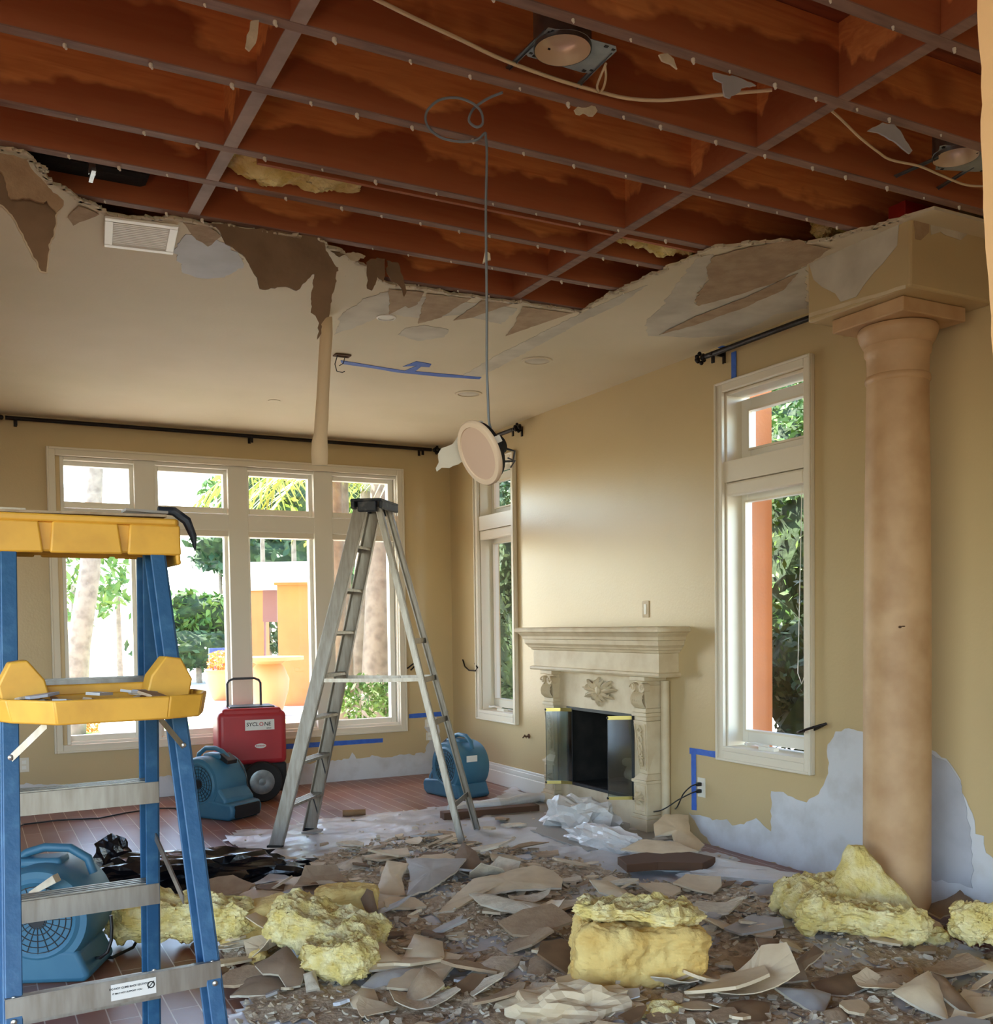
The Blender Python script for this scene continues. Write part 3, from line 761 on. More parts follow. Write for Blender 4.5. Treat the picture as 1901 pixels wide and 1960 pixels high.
tape('masking_tape', 'long blue masking tape line with an arrow on the ceiling above the back window', [(652, 690), (730, 703), (775, 710), (798, 700), (771, 702), (797, 692), (826, 697), (822, 703), (806, 702), (795, 711), (850, 716), (922, 722), (918, 726), (840, 721), (760, 713), (700, 703), (655, 697)], 'Z', ZT - .003, .002)
# ================================================================== CEILING FITTINGS
vp = [P(u, v, 'Z', ZT) for u, v in [(208, 412), (348, 430), (324, 486), (192, 463)]]
vc = sum(vp, Vector()) / 4
vx, vy = ((vp[1] - vp[0]).length + (vp[2] - vp[3]).length) / 4, ((vp[3] - vp[0]).length + (vp[2] - vp[1]).length) / 4
vent = thing('ceiling_vent', 'square white ceiling vent grille beside the torn ceiling edge', 'vent', (vc.x, vc.y, ZT))
def frame_z(m, x0, x1, y0, y1, z0, z1, w):
    m.box(x0, x1, y0, y0 + w, z0, z1).box(x0, x1, y1 - w, y1, z0, z1).box(x0, x0 + w, y0 + w, y1 - w, z0, z1).box(x1 - w, x1, y0 + w, y1 - w, z0, z1); return m
vang = math.atan2((vp[1] - vp[0]).y, (vp[1] - vp[0]).x)
frame_z(MB(), -vx, vx, -vy, vy, -.012, -.001, .035).fin('vent_frame', 'vent_white', vent, True, bevel=.003)
gm = MB().box(-vx + .03, vx - .03, -vy + .03, vy - .03, -.003, -.001)
for k in range(14):
    y_ = -vy + .04 + k * (2 * vy - .08) / 13
    gm.beam((-vx + .035, y_, -.007), (vx - .035, y_, -.007), (0, .008, .0006), (0, -.0002, .0008))
gm.fin('louvre', 'vent_grey', vent, True)
vent.rotation_euler.z = vang
def ceil_ring(u, v, r, label, lit=False):
    c = P(u, v, 'Z', ZT)
    t = thing('recessed_ceiling_light', label, 'ceiling light', (c.x, c.y, ZT))
    MB().lathe((0, 0, 0), [(r, -.001), (r * .97, -.006), (r * .80, -.008), (r * .78, -.0015)], 28, cap=False).fin('trim_ring', 'vent_white' if lit else 'ceiling_paint', t, True)
    MB().lathe((0, 0, 0), [(r * .8, -.002), (r * .01, -.003)], 28).fin('lens', 'vent_white' if lit else 'skim_white', t, True)
ceil_ring(739, 607, .055, 'small white recessed downlight in the ceiling right of the hanging brown paper', True)
ceil_ring(1028, 690, .10, 'round cream recessed speaker ring in the ceiling nearest the right wall')
ceil_ring(897, 753, .10, 'round cream recessed ring in the ceiling above the hanging white speaker')
c = P(525, 767, 'Z', ZT)
tag(MB().lathe(c, [(.045, -.001), (.045, -.004), (.01, -.006)], 20).fin('sprinkler_cover', 'ceiling_paint'), 'small flush disc cover on the ceiling above the back window', 'ceiling cover')
c = P(655, 679, 'Z', ZT)
t = thing('ceiling_box', 'small open junction hole with dangling wires in the ceiling by the tape line', 'junction box', tuple(c))
frame_z(MB(), -.05, .05, -.03, .03, -.01, -.001, .012).box(-.038, .038, -.018, .018, -.004, -.002).fin('box_rim', 'cardboard_dark', t, True)
MB().tube([(-.03, 0, -.005), (-.045, .01, -.06), (-.03, .02, -.1), (.0, .0, -.11), (.015, 0, -.1)], .003, 6).tube([(.02, 0, -.005), (.01, .01, -.05), (-.02, .0, -.07)], .0025, 6).fin('loose_wires', 'cable_black', t, True)
# ================================================================== RECESSED LIGHT HOUSINGS IN THE JOIST BAYS
def housing(label, plate, cpx, r, bars):
    zz = 3.165
    pp = [P(u, v, 'Z', zz) for u, v in plate]
    c = P(cpx[0], cpx[1], 'Z', zz - .02)
    t = thing('recessed_light_housing', label, 'light housing', (c.x, c.y, zz))
    m = MB()
    # plate as ring of quads round the opening
    n = 40; cc = Vector((c.x, c.y, zz)); ins, outs = [], []
    for k in range(n):
        a = 2 * PI * k / n; d = Vector((math.cos(a), math.sin(a), 0))
        best = None
        for i in range(4):
            p, q = pp[i], pp[(i + 1) % 4]; e = q - p
            den = d.x * e.y - d.y * e.x
            if abs(den) < 1e-9: continue
            w = p - cc
            tt = (w.x * e.y - w.y * e.x) / den; ss = (w.x * d.y - w.y * d.x) / den
            if tt > 0 and -.001 <= ss <= 1.001 and (best is None or tt < best): best = tt
        outs.append(cc + d * max(best or r, r + .004)); ins.append(cc + d * (r + .002))
    for k in range(n):
        m.prism([ins[k], outs[k], outs[(k + 1) % n], ins[(k + 1) % n]], (0, 0, .0015))
    m.fin('mounting_plate', 'galv_plate', t, smooth=False)
    for i in range(4):
        p, q = pp[i], pp[(i + 1) % 4]; e = (q - p); inn = (cc - (p + q) / 2).normalized() * .014
        for f in (.12, .86): MB().beam(p + e * (f - .03) + inn - Vector((0, 0, .001)), p + e * (f + .02) + inn - Vector((0, 0, .001)), e.cross(Vector((0, 0, 1))).normalized() * .005, (0, 0, .0008)).fin('plate_slot', 'fan_black', t)
    MB().lathe((c.x, c.y, zz), [(r + .002, -.012), (r + .003, 0), (r + .003, .12), (r, .12), (r, -.012)], 40, cap=False).fin('collar', 'galv', t)
    k_ = MB().lathe((c.x, c.y, zz), [(r, -.012), (r * .96, .03), (r * .7, .052), (.01, .058)], 40, cap=False)
    k_.fin('reflector', 'can_inside', t)
    MB().box(c.x - .004, c.x + .004, c.y + r - .008, c.y + r - .004, zz + .03, zz + .08).fin('vent_slot', 'fan_black', t)
    for a, b_ in bars:
        a, b_ = P(a[0], a[1], 'Z', zz + .004), P(b_[0], b_[1], 'Z', zz - .0)
        d = (b_ - a).normalized(); s_ = d.cross(Vector((0, 0, 1)))
        MB().beam(a, b_, s_ * .006, (0, 0, .002)).beam(a + s_ * .006, b_ + s_ * .006, s_ * .001, (0, 0, .007)).beam(b_, b_ + Vector((0, 0, .05)), s_ * .012, d * .002).fin('hanger_bar', 'galv', t)
    return t
housing('round recessed light housing on a galvanised plate, near the middle of the open joists', [(1050, 52), (1188, 91), (1131, 144), (1003, 106)], (1077, 102), .085, [((1045, 57), (952, 150)), ((1168, 98), (1083, 186))])
housing('second recessed light housing in the joist bay by the right edge, above the column', [(1800, 276), (1890, 292), (1892, 330), (1790, 325)], (1830, 306), .08, [((1795, 300), (1693, 346)), ((1862, 318), (1786, 365))])
# cables along the joists
def cable(name, label, px, z, r, m_, cat='cable'):
    pts = [P(u, v, 'Z', z) for u, v in px]
    out = []
    for i in range(len(pts) - 1):                # Catmull-Rom
        p0, p1, p2, p3 = pts[max(i - 1, 0)], pts[i], pts[i + 1], pts[min(i + 2, len(pts) - 1)]
        for k in range(6):
            t = k / 6
            out.append(.5 * ((2 * p1) + (-p0 + p2) * t + (2 * p0 - 5 * p1 + 4 * p2 - p3) * t * t + (-p0 + 3 * p1 - 3 * p2 + p3) * t ** 3))
    out.append(pts[-1])
    return tag(MB().tube(out, r, 8).fin(name, m_), label, cat)
cable('electrical_cable', 'cream cable running past the middle light housing through the open joists', [(715, -4), (800, 38), (880, 75), (960, 113), (1060, 150), (1145, 175), (1200, 188), (1260, 192), (1320, 188), (1390, 180), (1478, 172)], 3.16, .006, 'cable_cream')
cable('electrical_cable', 'narrow loop of cream cable hanging beside the middle light housing', [(1160, 122), (1150, 145), (1143, 165), (1148, 177), (1156, 166), (1160, 145), (1158, 125)], 3.155, .004, 'cable_cream')
cable('electrical_cable', 'thin cream cable sagging from the blocking towards the housing above the column', [(1583, 204), (1610, 228), (1645, 262), (1680, 290), (1706, 306), (1760, 318), (1800, 335), (1850, 354), (1895, 356)], 3.155, .0045, 'cable_cream')
# ================================================================== HANGING SPEAKER AND ITS WIRE
wt = P(928, 186, 'Z', 3.10)
WX, WY = wt.x, wt.y
spz = PD(0, 868, 1).z
dw = (Vector((WX, WY, CAMH)) - C0).dot(FW)
bt = PD(934, 806, dw)
lp = [P(u, v, 'Z', 3.125) for u, v in [(962, 177), (935, 188), (912, 203)]]
lo2 = [PD(u, v, dw) for u, v in [(902, 215), (898, 232), (912, 243), (924, 236), (920, 212), (900, 195), (872, 187), (840, 192), (817, 214), (818, 240), (842, 262), (880, 271), (912, 268), (928, 255), (930, 262), (932, 300), (930, 400), (931, 500), (932, 600), (932, 700), (934, 760), (936, 806), (940, 822)]]
pts = lp + lo2
out = []
for i in range(len(pts) - 1):
    p0, p1, p2, p3 = pts[max(i - 1, 0)], pts[i], pts[i + 1], pts[min(i + 2, len(pts) - 1)]
    for k in range(5):
        t = k / 5
        out.append(.5 * ((2 * p1) + (-p0 + p2) * t + (2 * p0 - 5 * p1 + 4 * p2 - p3) * t * t + (-p0 + 3 * p1 - 3 * p2 + p3) * t ** 3))
tag(MB().tube(out, .0042, 8).fin('speaker_wire', 'cable_grey'), 'looped grey-blue wire hanging from a joist down to the speaker', 'wire')
b_ = PD(931, 492, dw)
tag(MB().prism([b_ + RT * a + UP * c for a, c in ((-.012, -.02), (.002, -.012), (.014, -.008), (.012, .012), (-.004, .022))], FW * .008).fin('plaster_scrap', 'gypsum'), 'small white plaster scrap stuck halfway down the speaker wire', 'plaster scrap')
sc = PD(917, 868, dw)
spk = thing('ceiling_speaker', 'round white ceiling speaker dangling in mid air on its wire', 'speaker', tuple(sc))
# local Z = facing direction of the grille; tilted
face = (-FW * .50 - RT * .78 - UP * .44).normalized()
up_ = (Vector((0, 0, 1)) - face * face.z).normalized()
xx_ = up_.cross(face)
R_ = Matrix((xx_, up_, face)).transposed()
spk.rotation_mode = 'QUATERNION'
spk.rotation_quaternion = (R_ @ Matrix.Rotation(math.radians(14), 3, 'Z')).to_quaternion()
rs = 64 * dw / FPX
MB().lathe((0, 0, 0), [(rs, -.008), (rs, .0), (rs * .96, .006), (rs * .82, .007), (rs * .80, .002)], 48, cap=False).lathe((0, 0, 0), [(rs, -.008), (rs * .8, -.009)], 48, cap=False).fin('trim_ring', 'speaker_white', spk, True)
MB().lathe((0, 0, 0), [(rs * .82, .003), (rs * .4, .006), (.001, .007)], 48).fin('grille', 'speaker_mesh', spk, True)
bs = MB()
bs.lathe((0, 0, 0), [(rs * .88, -.006), (rs * .88, -.03), (rs * .80, -.034), (rs * .5, -.06), (.03, -.075), (.03, -.095)], 32)
for k in range(6):
    a = k * PI / 3
    bs.beam((rs * .86 * math.cos(a), rs * .86 * math.sin(a), -.02), (rs * .45 * math.cos(a), rs * .45 * math.sin(a), -.065), (-.006 * math.sin(a), .006 * math.cos(a), 0), (.002, .002, .002))
bs.fin('basket', 'fan_black', spk, True)
MB().box(rs * .6, rs * .93, -.01, .012, -.034, -.004).ball((.01, rs * .75, -.04), (.035, .012, .014), 8).ball((-.03, rs * .8, -.035), (.02, .012, .012), 8).fin('mounting_clip', 'label_white', spk, True)
MB().tube([(.05, -.03, -.07), (.07, -.05, -.08), (.05, -.075, -.07), (.03, -.06, -.05)], .004, 6).tube([(.06, -.06, -.05), (.075, -.08, -.06), (.05, -.09, -.05)], .003, 6).fin('terminal_wires', 'galv', spk, True)
pl = [PD(u, v, dw + .105) for u, v in [(890, 822), (880, 832), (866, 850), (845, 858), (839, 868), (840, 885), (834, 896), (836, 903), (846, 895), (860, 896), (884, 884), (900, 885), (910, 850)]]
MB().prism(jag(pl, .003, .012, 1, 7), FW * .002).fin('paper_flap', 'skim_white', None)
pf = bpy.data.objects['paper_flap']
tag(pf, 'torn pale paper flap hanging behind the dangling white speaker', 'paper')

# ================================================================== HANGING PAPER AND DRYWALL
def strip(name, label, pts, w, axis, m_, cat, thick=.0012, waves=.004):
    """ribbon down through 3-D points; w = list of half widths along axis"""
    m = MB(); prev = None
    axis = Vector(axis)
    n = len(pts)
    for i, p in enumerate(pts):
        p = Vector(p); ww = w[i] if isinstance(w, (list, tuple)) else w
        a = m.b.verts.new(p - axis * ww); c = m.b.verts.new(p + axis * ww)
        mm_ = m.b.verts.new(p + Vector((0, -waves, 0)))
        if prev: m.b.faces.new((prev[0], a, mm_, prev[2])); m.b.faces.new((prev[2], mm_, c, prev[1]))
        prev = (a, c, mm_)
    o = m.fin(name, m_)
    so_ = o.modifiers.new('solid', 'SOLIDIFY'); so_.thickness = thick
    me = o.data; me.polygons.foreach_set('use_smooth', [True] * len(me.polygons))
    return tag(o, label, cat) if label else o
top = P(640, 604, 'Z', ZT); D_ = (top - C0).dot(FW)
pts, ws = [], []
rowsp = [(626, 606, 10), (625, 640, 12), (622, 680, 12), (620, 720, 12), (618, 760, 12), (616, 800, 13), (614, 830, 13), (612, 845, 15), (612, 868, 16), (612, 890, 15)]
for k, (u, v, h) in enumerate(rowsp):
    pts.append(PD(u, v, D_ - .004 * k)); ws.append(h * D_ / FPX)
strip('hanging_joint_tape', 'long cream strip of joint tape hanging from the ceiling in front of the back window', pts, ws, RT0, 'strip_cream', 'paper strip')
# big brown sheet of drywall hanging by its edge, back paper towards the room
def sheet(name, label, pts, Y, m_, th=.010, amp=.005, seed=0, cat='drywall sheet', tilt=.0, edgem=None):
    z0 = ZT
    poly = []
    for u, v in pts:
        p = P(u, v, 'Y', Y)
        if tilt: p = P(u, v, 'Y', Y - tilt * (z0 - p.z))
        if p.z > ZT + .0: p.z = min(p.z, ZT + .02)
        poly.append(p)
    poly = jag(poly, amp * 1.3, .012, 1, seed)
    o = MB().prism(poly, (0, th, 0)).fin(name, m_)
    if edgem:
        me = MB()
        for a, c in zip(poly, poly[1:]):
            if (c - a).length > 1e-4 and a.z < ZT - .02: me.beam(a + Vector((0, th / 2, 0)), c + Vector((0, th / 2, 0)), (0, th * .55, 0), ((c - a).normalized().cross(Vector((0, 1, 0)))) * .0025)
        me.fin('broken_edge', edgem, o, smooth=False)
    return tag(o, label, cat)
sheet('hanging_drywall', 'large brown-backed drywall sheet hanging from the torn ceiling edge', [(398, 426), (440, 432), (520, 440), (600, 450), (618, 458), (624, 480), (648, 518), (622, 522), (600, 524), (578, 546), (568, 556), (548, 548), (515, 553), (498, 552), (488, 525), (470, 492), (452, 478), (432, 466), (420, 440)], 4.33, 'paper_brown', seed=51)
sheet('hanging_paper', 'narrow dark brown paper strip dangling below the large hanging drywall sheet', [(606, 522), (648, 512), (638, 560), (632, 596), (630, 606), (618, 616), (613, 642), (607, 650), (611, 618), (604, 604), (595, 598), (596, 560)], 4.31, 'paper_brown', .003, seed=52, cat='paper strip')
sheet('hanging_drywall', 'broken drywall piece with dark back hanging at the far left of the ceiling', [(0, 312), (24, 372), (52, 378), (108, 382), (110, 402), (104, 440), (96, 478), (90, 522), (78, 520), (52, 470), (22, 412), (-14, 380), (-14, 320)], 4.02, 'paper_brown', .012, seed=53, edgem='gypsum')
sheet('hanging_drywall', 'tan torn drywall lip folded down above the dark hanging piece at far left', [(-10, 290), (20, 296), (50, 304), (66, 330), (88, 352), (122, 384), (122, 392), (108, 408), (90, 384), (50, 380), (22, 382), (4, 330), (-10, 320)], 3.99, 'torn_tan', .012, seed=54)
for i, (pts, lb) in enumerate([([(622, 466), (648, 470), (662, 486), (650, 492), (636, 482), (626, 476)], 'curled brown paper tatter at the torn edge just right of the large hanging sheet'),
        ([(658, 488), (676, 478), (692, 486), (700, 490), (684, 500), (672, 498)], 'small pale gypsum lump with torn paper in the ceiling edge gap'),
        ([(704, 500), (722, 486), (738, 490), (734, 540), (722, 528), (712, 556), (703, 552)], 'forked brown paper tatter left of the tan triangular ceiling tears'),
        ([(740, 470), (762, 490), (772, 530), (778, 560), (774, 568), (766, 548), (752, 540), (742, 524)], 'drooping dark paper tatter above the small white downlight')]):
    sheet('paper_tatter', lb, pts, 4.42 + .02 * i, ['paper_brown', 'gypsum', 'paper_brown', 'paper_brown'][i], .004, .006, 60 + i, 'paper tatter')
sheet('drywall_scrap', 'narrow plaster scrap hanging from the joist near the top left', [(480, 40), (496, 38), (494, 62), (490, 82), (478, 97), (470, 90), (473, 66), (478, 58)], 2.86, 'gypsum', .008, .002, 71, 'drywall scrap')
sheet('drywall_scrap', 'row of plaster crumbs on a joist right of the middle light housing', [(1262, 104), (1278, 102), (1290, 112), (1297, 132), (1284, 122), (1268, 116)], 2.46, 'gypsum', .006, .003, 72, 'drywall scrap')
sheet('drywall_scrap', 'grey triangular scrap with white torn edge hanging where the cream cable ends', [(1366, 138), (1420, 150), (1448, 164), (1420, 168), (1398, 188), (1388, 184), (1384, 158), (1368, 150)], 2.47, 'plaster_grey', .006, .003, 73, 'drywall scrap')
sheet('drywall_scrap', 'long grey scrap of drywall hanging from the joist near the right edge', [(1662, 250), (1690, 234), (1712, 238), (1724, 250), (1747, 288), (1742, 294), (1715, 272), (1690, 258)], 2.46, 'plaster_grey', .006, .003, 74, 'drywall scrap')
sheet('drywall_scrap', 'plaster crumbs and wire scraps stuck under the joist left of the right blocking line', [(1100, 210), (1106, 204), (1122, 206), (1138, 200), (1144, 212), (1136, 222), (1118, 216), (1104, 218)], 2.845, 'gypsum', .006, .004, 75, 'drywall scrap')
# ================================================================== LADDERS
def rail(m, a, c, w, d, web, fl, th=.004):
    """C-channel from a to c: web plane faces w, flanges run along d (unit vectors)"""
    m.beam(a, c, w * th, d * web / 2)
    for s in (-1, 1): m.beam(a + d * s * web / 2 - w * fl / 2, c + d * s * web / 2 - w * fl / 2, w * fl / 2, d * th)
# --- aluminium step ladder
fa = [Vector((1.713, 6.347, 0)), Vector((2.072, 6.757, 0))]
ba = [Vector((2.745, 5.726, 0)), Vector((3.069, 6.150, 0))]
mid = (fa[0] + fa[1] + ba[0] + ba[1]) / 4
wd = (fa[1] - fa[0]).normalized()
sd_ = ((ba[0] + ba[1]) - (fa[0] + fa[1])).normalized()
sd_ = (sd_ - wd * sd_.dot(wd)).normalized()
zt = P(737, 966, 'Y', mid.y).z
topc = Vector((mid.x, mid.y, zt))
al = thing('step_ladder', 'tall aluminium step ladder with black cap standing in front of the back window', 'ladder', tuple(mid))
tw = .135
ft = [topc - sd_ * .055 - wd * tw, topc - sd_ * .055 + wd * tw]
bt_ = [topc + sd_ * .055 - wd * tw * .8, topc + sd_ * .055 + wd * tw * .8]
for i in (0, 1):
    s = -1 if i == 0 else 1
    m = MB(); rail(m, fa[i] + Vector((0, 0, .015)), ft[i] - Vector((0, 0, .03)), wd * s, sd_, .085, .03)
    o = m.fin('front_rail', 'alu', al, bevel=.001, seg=1)
    q = fa[i]
    MB().beam(q, q + Vector((0, 0, .025)), wd * .022, sd_ * .05).fin('foot', 'rubber', o, bevel=.004)
    m = MB(); rail(m, ba[i] + Vector((0, 0, .01)), bt_[i] - Vector((0, 0, .03)), wd * s, sd_, .035, .028)
    m.fin('rear_rail', 'alu', al, bevel=.001, seg=1)
for k in range(1, 8):
    t = k / 8
    a, c = fa[0].lerp(ft[0], t), fa[1].lerp(ft[1], t)
    m = MB().beam(a, c, sd_ * .042, (0, 0, .002)).beam(a - sd_ * .04 - Vector((0, 0, .014)), c - sd_ * .04 - Vector((0, 0, .014)), sd_ * .002, (0, 0, .014)).beam(a + sd_ * .04 - Vector((0, 0, .008)), c + sd_ * .04 - Vector((0, 0, .008)), sd_ * .002, (0, 0, .008))
    for j in (-.028, -.01, .008, .026): m.beam(a + sd_ * j + Vector((0, 0, .003)), c + sd_ * j + Vector((0, 0, .003)), sd_ * .003, (0, 0, .0015))
    st = m.fin('step', 'alu', al, smooth=False)
    if k in (1, 2, 3):
        b = MB()
        for (p, e) in ((a + (c - a) * .06, a), (c - (c - a) * .06, c)):
            b.beam(p - Vector((0, 0, .01)) + (c - a) * (.12 if e is a else -.12), e - Vector((0, 0, .17)) * (1 if k > 1 else 1.0) + (fa[0] - ft[0]) * 0, sd_ * .004, wd * .002)
        b.fin('step_brace', 'alu_dark', st, smooth=False)
for k in (1, 3, 4.05, 5):
    t = k / 8.4
    a, c = ba[0].lerp(bt_[0], t), ba[1].lerp(bt_[1], t)
    MB().beam(a, c, (0, 0, .018), sd_ * .003).fin('rear_brace', 'alu', al, smooth=False)
for i in (0, 1):
    t = .485
    a, c = fa[i].lerp(ft[i], t), ba[i].lerp(bt_[i], t)
    m_ = a.lerp(c, .62) - Vector((0, 0, .004))
    MB().beam(a, m_, (0, 0, .012), wd * .002).beam(m_, c, (0, 0, .012), wd * .002).tube([m_ - wd * .008, m_ + wd * .008], .010, 8).fin('spreader_bar', 'alu', al, smooth=False)
cp = MB()
cp.prism([topc + sd_ * a + wd * b for a, b in ((-.10, -.20), (.10, -.17), (.10, .17), (-.10, .20))], (0, 0, .018))
cp.beam(topc - sd_ * .09 - wd * .19 - Vector((0, 0, .02)), topc - sd_ * .09 + wd * .19 - Vector((0, 0, .02)), sd_ * .012, (0, 0, .026))
cp.beam(topc + sd_ * .09 - wd * .16 - Vector((0, 0, .02)), topc + sd_ * .09 + wd * .16 - Vector((0, 0, .02)), sd_ * .012, (0, 0, .026))
cp.beam(topc - sd_ * .06 - wd * .16 - Vector((0, 0, .03)), topc + sd_ * .06 - wd * .15 - Vector((0, 0, .03)), wd * .02, (0, 0, .035))
cp.beam(topc - sd_ * .06 + wd * .16 - Vector((0, 0, .03)), topc + sd_ * .06 + wd * .15 - Vector((0, 0, .03)), wd * .02, (0, 0, .035))
cp.fin('top_cap', 'ladder_cap_black', al, bevel=.008)
# --- blue fibreglass step ladder, close to the camera
T = Vector((.254, 2.69, 1.66))
wd = Vector((.998, .057, 0)); sn = Vector((.057, -.998, 0))
bl = thing('step_ladder', 'blue fibreglass step ladder with yellow top and tray, close at the left', 'ladder', (T.x, T.y, 0))
def lr(side, sec, z):
    t = 1 - z / 1.66
    return T + wd * side * (.182 + .070 * t) + sn * sec * (.03 + .45 * t) - Vector((0, 0, 1.66 - z))
for sec, nm in ((1, 'rear_rail'), (-1, 'front_rail')):
    for side in (-1, 1):
        m = MB(); rail(m, lr(side, sec, .03), lr(side, sec, 1.62), wd * side, sn, .075, .034, .004)
        o = m.fin(nm, 'fiber_blue', bl, bevel=.002, seg=1)
        q = lr(side, sec, 0)
        MB().beam(q, q + Vector((0, 0, .04)), wd * .022, sn * .045).fin('foot', 'rubber', o, bevel=.004)
        for z in ([.60, .645, 1.14, 1.22] if sec == 1 else [.38, .43, .69, .99, 1.3]):
            p = lr(side, sec, z)
            rv = MB().lathe(p + sn * .0425 - wd * side * .016, [(.007, 0), (.006, -.003), (.001, -.005)], 10, 'Y')
            rv.fin('rivet', 'rivet', o)
for z in (.40, .70, 1.0, 1.29):
    a, c = lr(-1, -1, z), lr(1, -1, z)
    m = MB().beam(a, c, sn * .045, (0, 0, .002)).beam(a + sn * .044 - Vector((0, 0, .028)), c + sn * .044 - Vector((0, 0, .028)), sn * .002, (0, 0, .028)).beam(a - sn * .044 - Vector((0, 0, .028)), c - sn * .044 - Vector((0, 0, .028)), sn * .002, (0, 0, .028))
    for j in (-.03, -.01, .01, .03): m.beam(a + sn * j + Vector((0, 0, .0035)), c + sn * j + Vector((0, 0, .0035)), sn * .004, (0, 0, .0015))
    m.fin('step', 'alu', bl, smooth=False)
for z, hh in ((.622, .025),):
    a, c = lr(-1, 1, z), lr(1, 1, z)
    br = MB().beam(a + sn * .043, c + sn * .043, (0, 0, hh), sn * .002).beam(a + sn * .036 + Vector((0, 0, hh)), c + sn * .036 + Vector((0, 0, hh)), sn * .008, (0, 0, .002)).beam(a + sn * .036 - Vector((0, 0, hh)), c + sn * .036 - Vector((0, 0, hh)), sn * .008, (0, 0, .002)).fin('rear_brace', 'alu', bl, smooth=False)
    lc = a.lerp(c, .57) + sn * .0465
    lb = MB().beam(lc - wd * .048, lc + wd * .048, (0, 0, .018), sn * .0006).fin('warning_label', 'label_white', br, smooth=False)
    lb['label'] = 'white warning sticker'
    def text(body, loc, size, m_, parent, xdir, up=Vector((0, 0, 1)), ext=.0004, shear=0, name='lettering'):
        cu = bpy.data.curves.new(name, 'FONT'); cu.body = body; cu.size = size; cu.extrude = ext; cu.align_x = 'CENTER'; cu.align_y = 'CENTER'; cu.shear = shear
        cu.offset = size * .012
        o = bpy.data.objects.new(name, cu); COL.objects.link(o)
        cu.materials.append(MATS[m_])
        xd = Vector(xdir).normalized(); zd = xd.cross(up).normalized(); yd = zd.cross(xd)
        M = Matrix((xd, yd, zd)).transposed().to_4x4(); M.translation = Vector(loc)
        o.parent = parent
        off = Vector(); q = parent; W = Matrix.Identity(4); ch = []
        while q is not None: ch.append(q); q = q.parent
        for q in reversed(ch): W = W @ q.matrix_basis
        bpy.context.view_layer.update()
        me = bpy.data.meshes.new_from_object(o)
        mo = bpy.data.objects.new(name, me); COL.objects.link(mo)
        if not me.materials: me.materials.append(MATS[m_])
        mo.parent = parent; mo.matrix_basis = W.inverted() @ M
        bpy.data.objects.remove(o)
        return mo
    text('DO NOT CLIMB BACK SECTION', lc - wd * .010 + Vector((0, 0, .008)) + sn * .001, .0058, 'ink', lb, wd)
    text('IT MAY NOT SUPPORT YOU', lc - wd * .014 - Vector((0, 0, .003)) + sn * .001, .0050, 'ink', lb, wd)
    text('\u00d8', lc + wd * .037 + Vector((0, 0, .002)) + sn * .001, .022, 'ink', lb, wd)
a, c = lr(-1, 1, .28), lr(1, 1, .28)
# diagonal knee brace on the far side
MB().beam(lr(1, -1, .86) - wd * .01, lr(1, -1, .72) + wd * -.0 + sn * .32, (0, 0, .012), wd * .002).fin('spreader_bar', 'alu', bl, smooth=False)
MB().beam(lr(-1, -1, .86), lr(-1, -1, .72) + sn * .32, (0, 0, .012), wd * .002).fin('spreader_bar', 'alu', bl, smooth=False)
# top cap
tcx = MB()
cw, cd = .225, .085
tp = T + Vector((0, 0, .035))
tcx.prism([tp + wd * a * cw + sn * b * cd for a, b in ((-1, .8), (-.96, 1), (.96, 1), (1, .8), (1, -.8), (.96, -1), (-.96, -1), (-1, -.8))], (0, 0, -.018))
for b in (-1, 1):
    for x0, x1 in ((-1, -.45), (-.32, .34), (.46, 1)):
        tcx.prism([tp + wd * x0 * cw + sn * b * cd * .98 - Vector((0, 0, .016)), tp + wd * x1 * cw + sn * b * cd * .98 - Vector((0, 0, .016)), tp + wd * (x1 + (.035 if x1 < .9 else 0)) * cw + sn * b * cd * 1.06 - Vector((0, 0, .092)), tp + wd * (x0 - (.035 if x0 > -.9 else 0)) * cw + sn * b * cd * 1.06 - Vector((0, 0, .092))], sn * -b * .012)
    tcx.prism([tp + wd * -.95 * cw + sn * b * cd * .86 - Vector((0, 0, .016)), tp + wd * .95 * cw + sn * b * cd * .86 - Vector((0, 0, .016)), tp + wd * .95 * cw + sn * b * cd * .86 - Vector((0, 0, .088)), tp + wd * -.95 * cw + sn * b * cd * .86 - Vector((0, 0, .088))], sn * -b * .01)
for a in (-1, 1):
    tcx.prism([tp + wd * a * cw * .97 + sn * -cd * .97 - Vector((0, 0, .016)), tp + wd * a * cw * .97 + sn * cd * .97 - Vector((0, 0, .016)), tp + wd * a * cw * 1.0 + sn * cd * 1.05 - Vector((0, 0, .115)), tp + wd * a * cw * 1.0 + sn * -cd * 1.05 - Vector((0, 0, .115))], wd * -a * .012)
tcx.fin('top_cap', 'plastic_yellow', bl, bevel=.006, smooth=True)
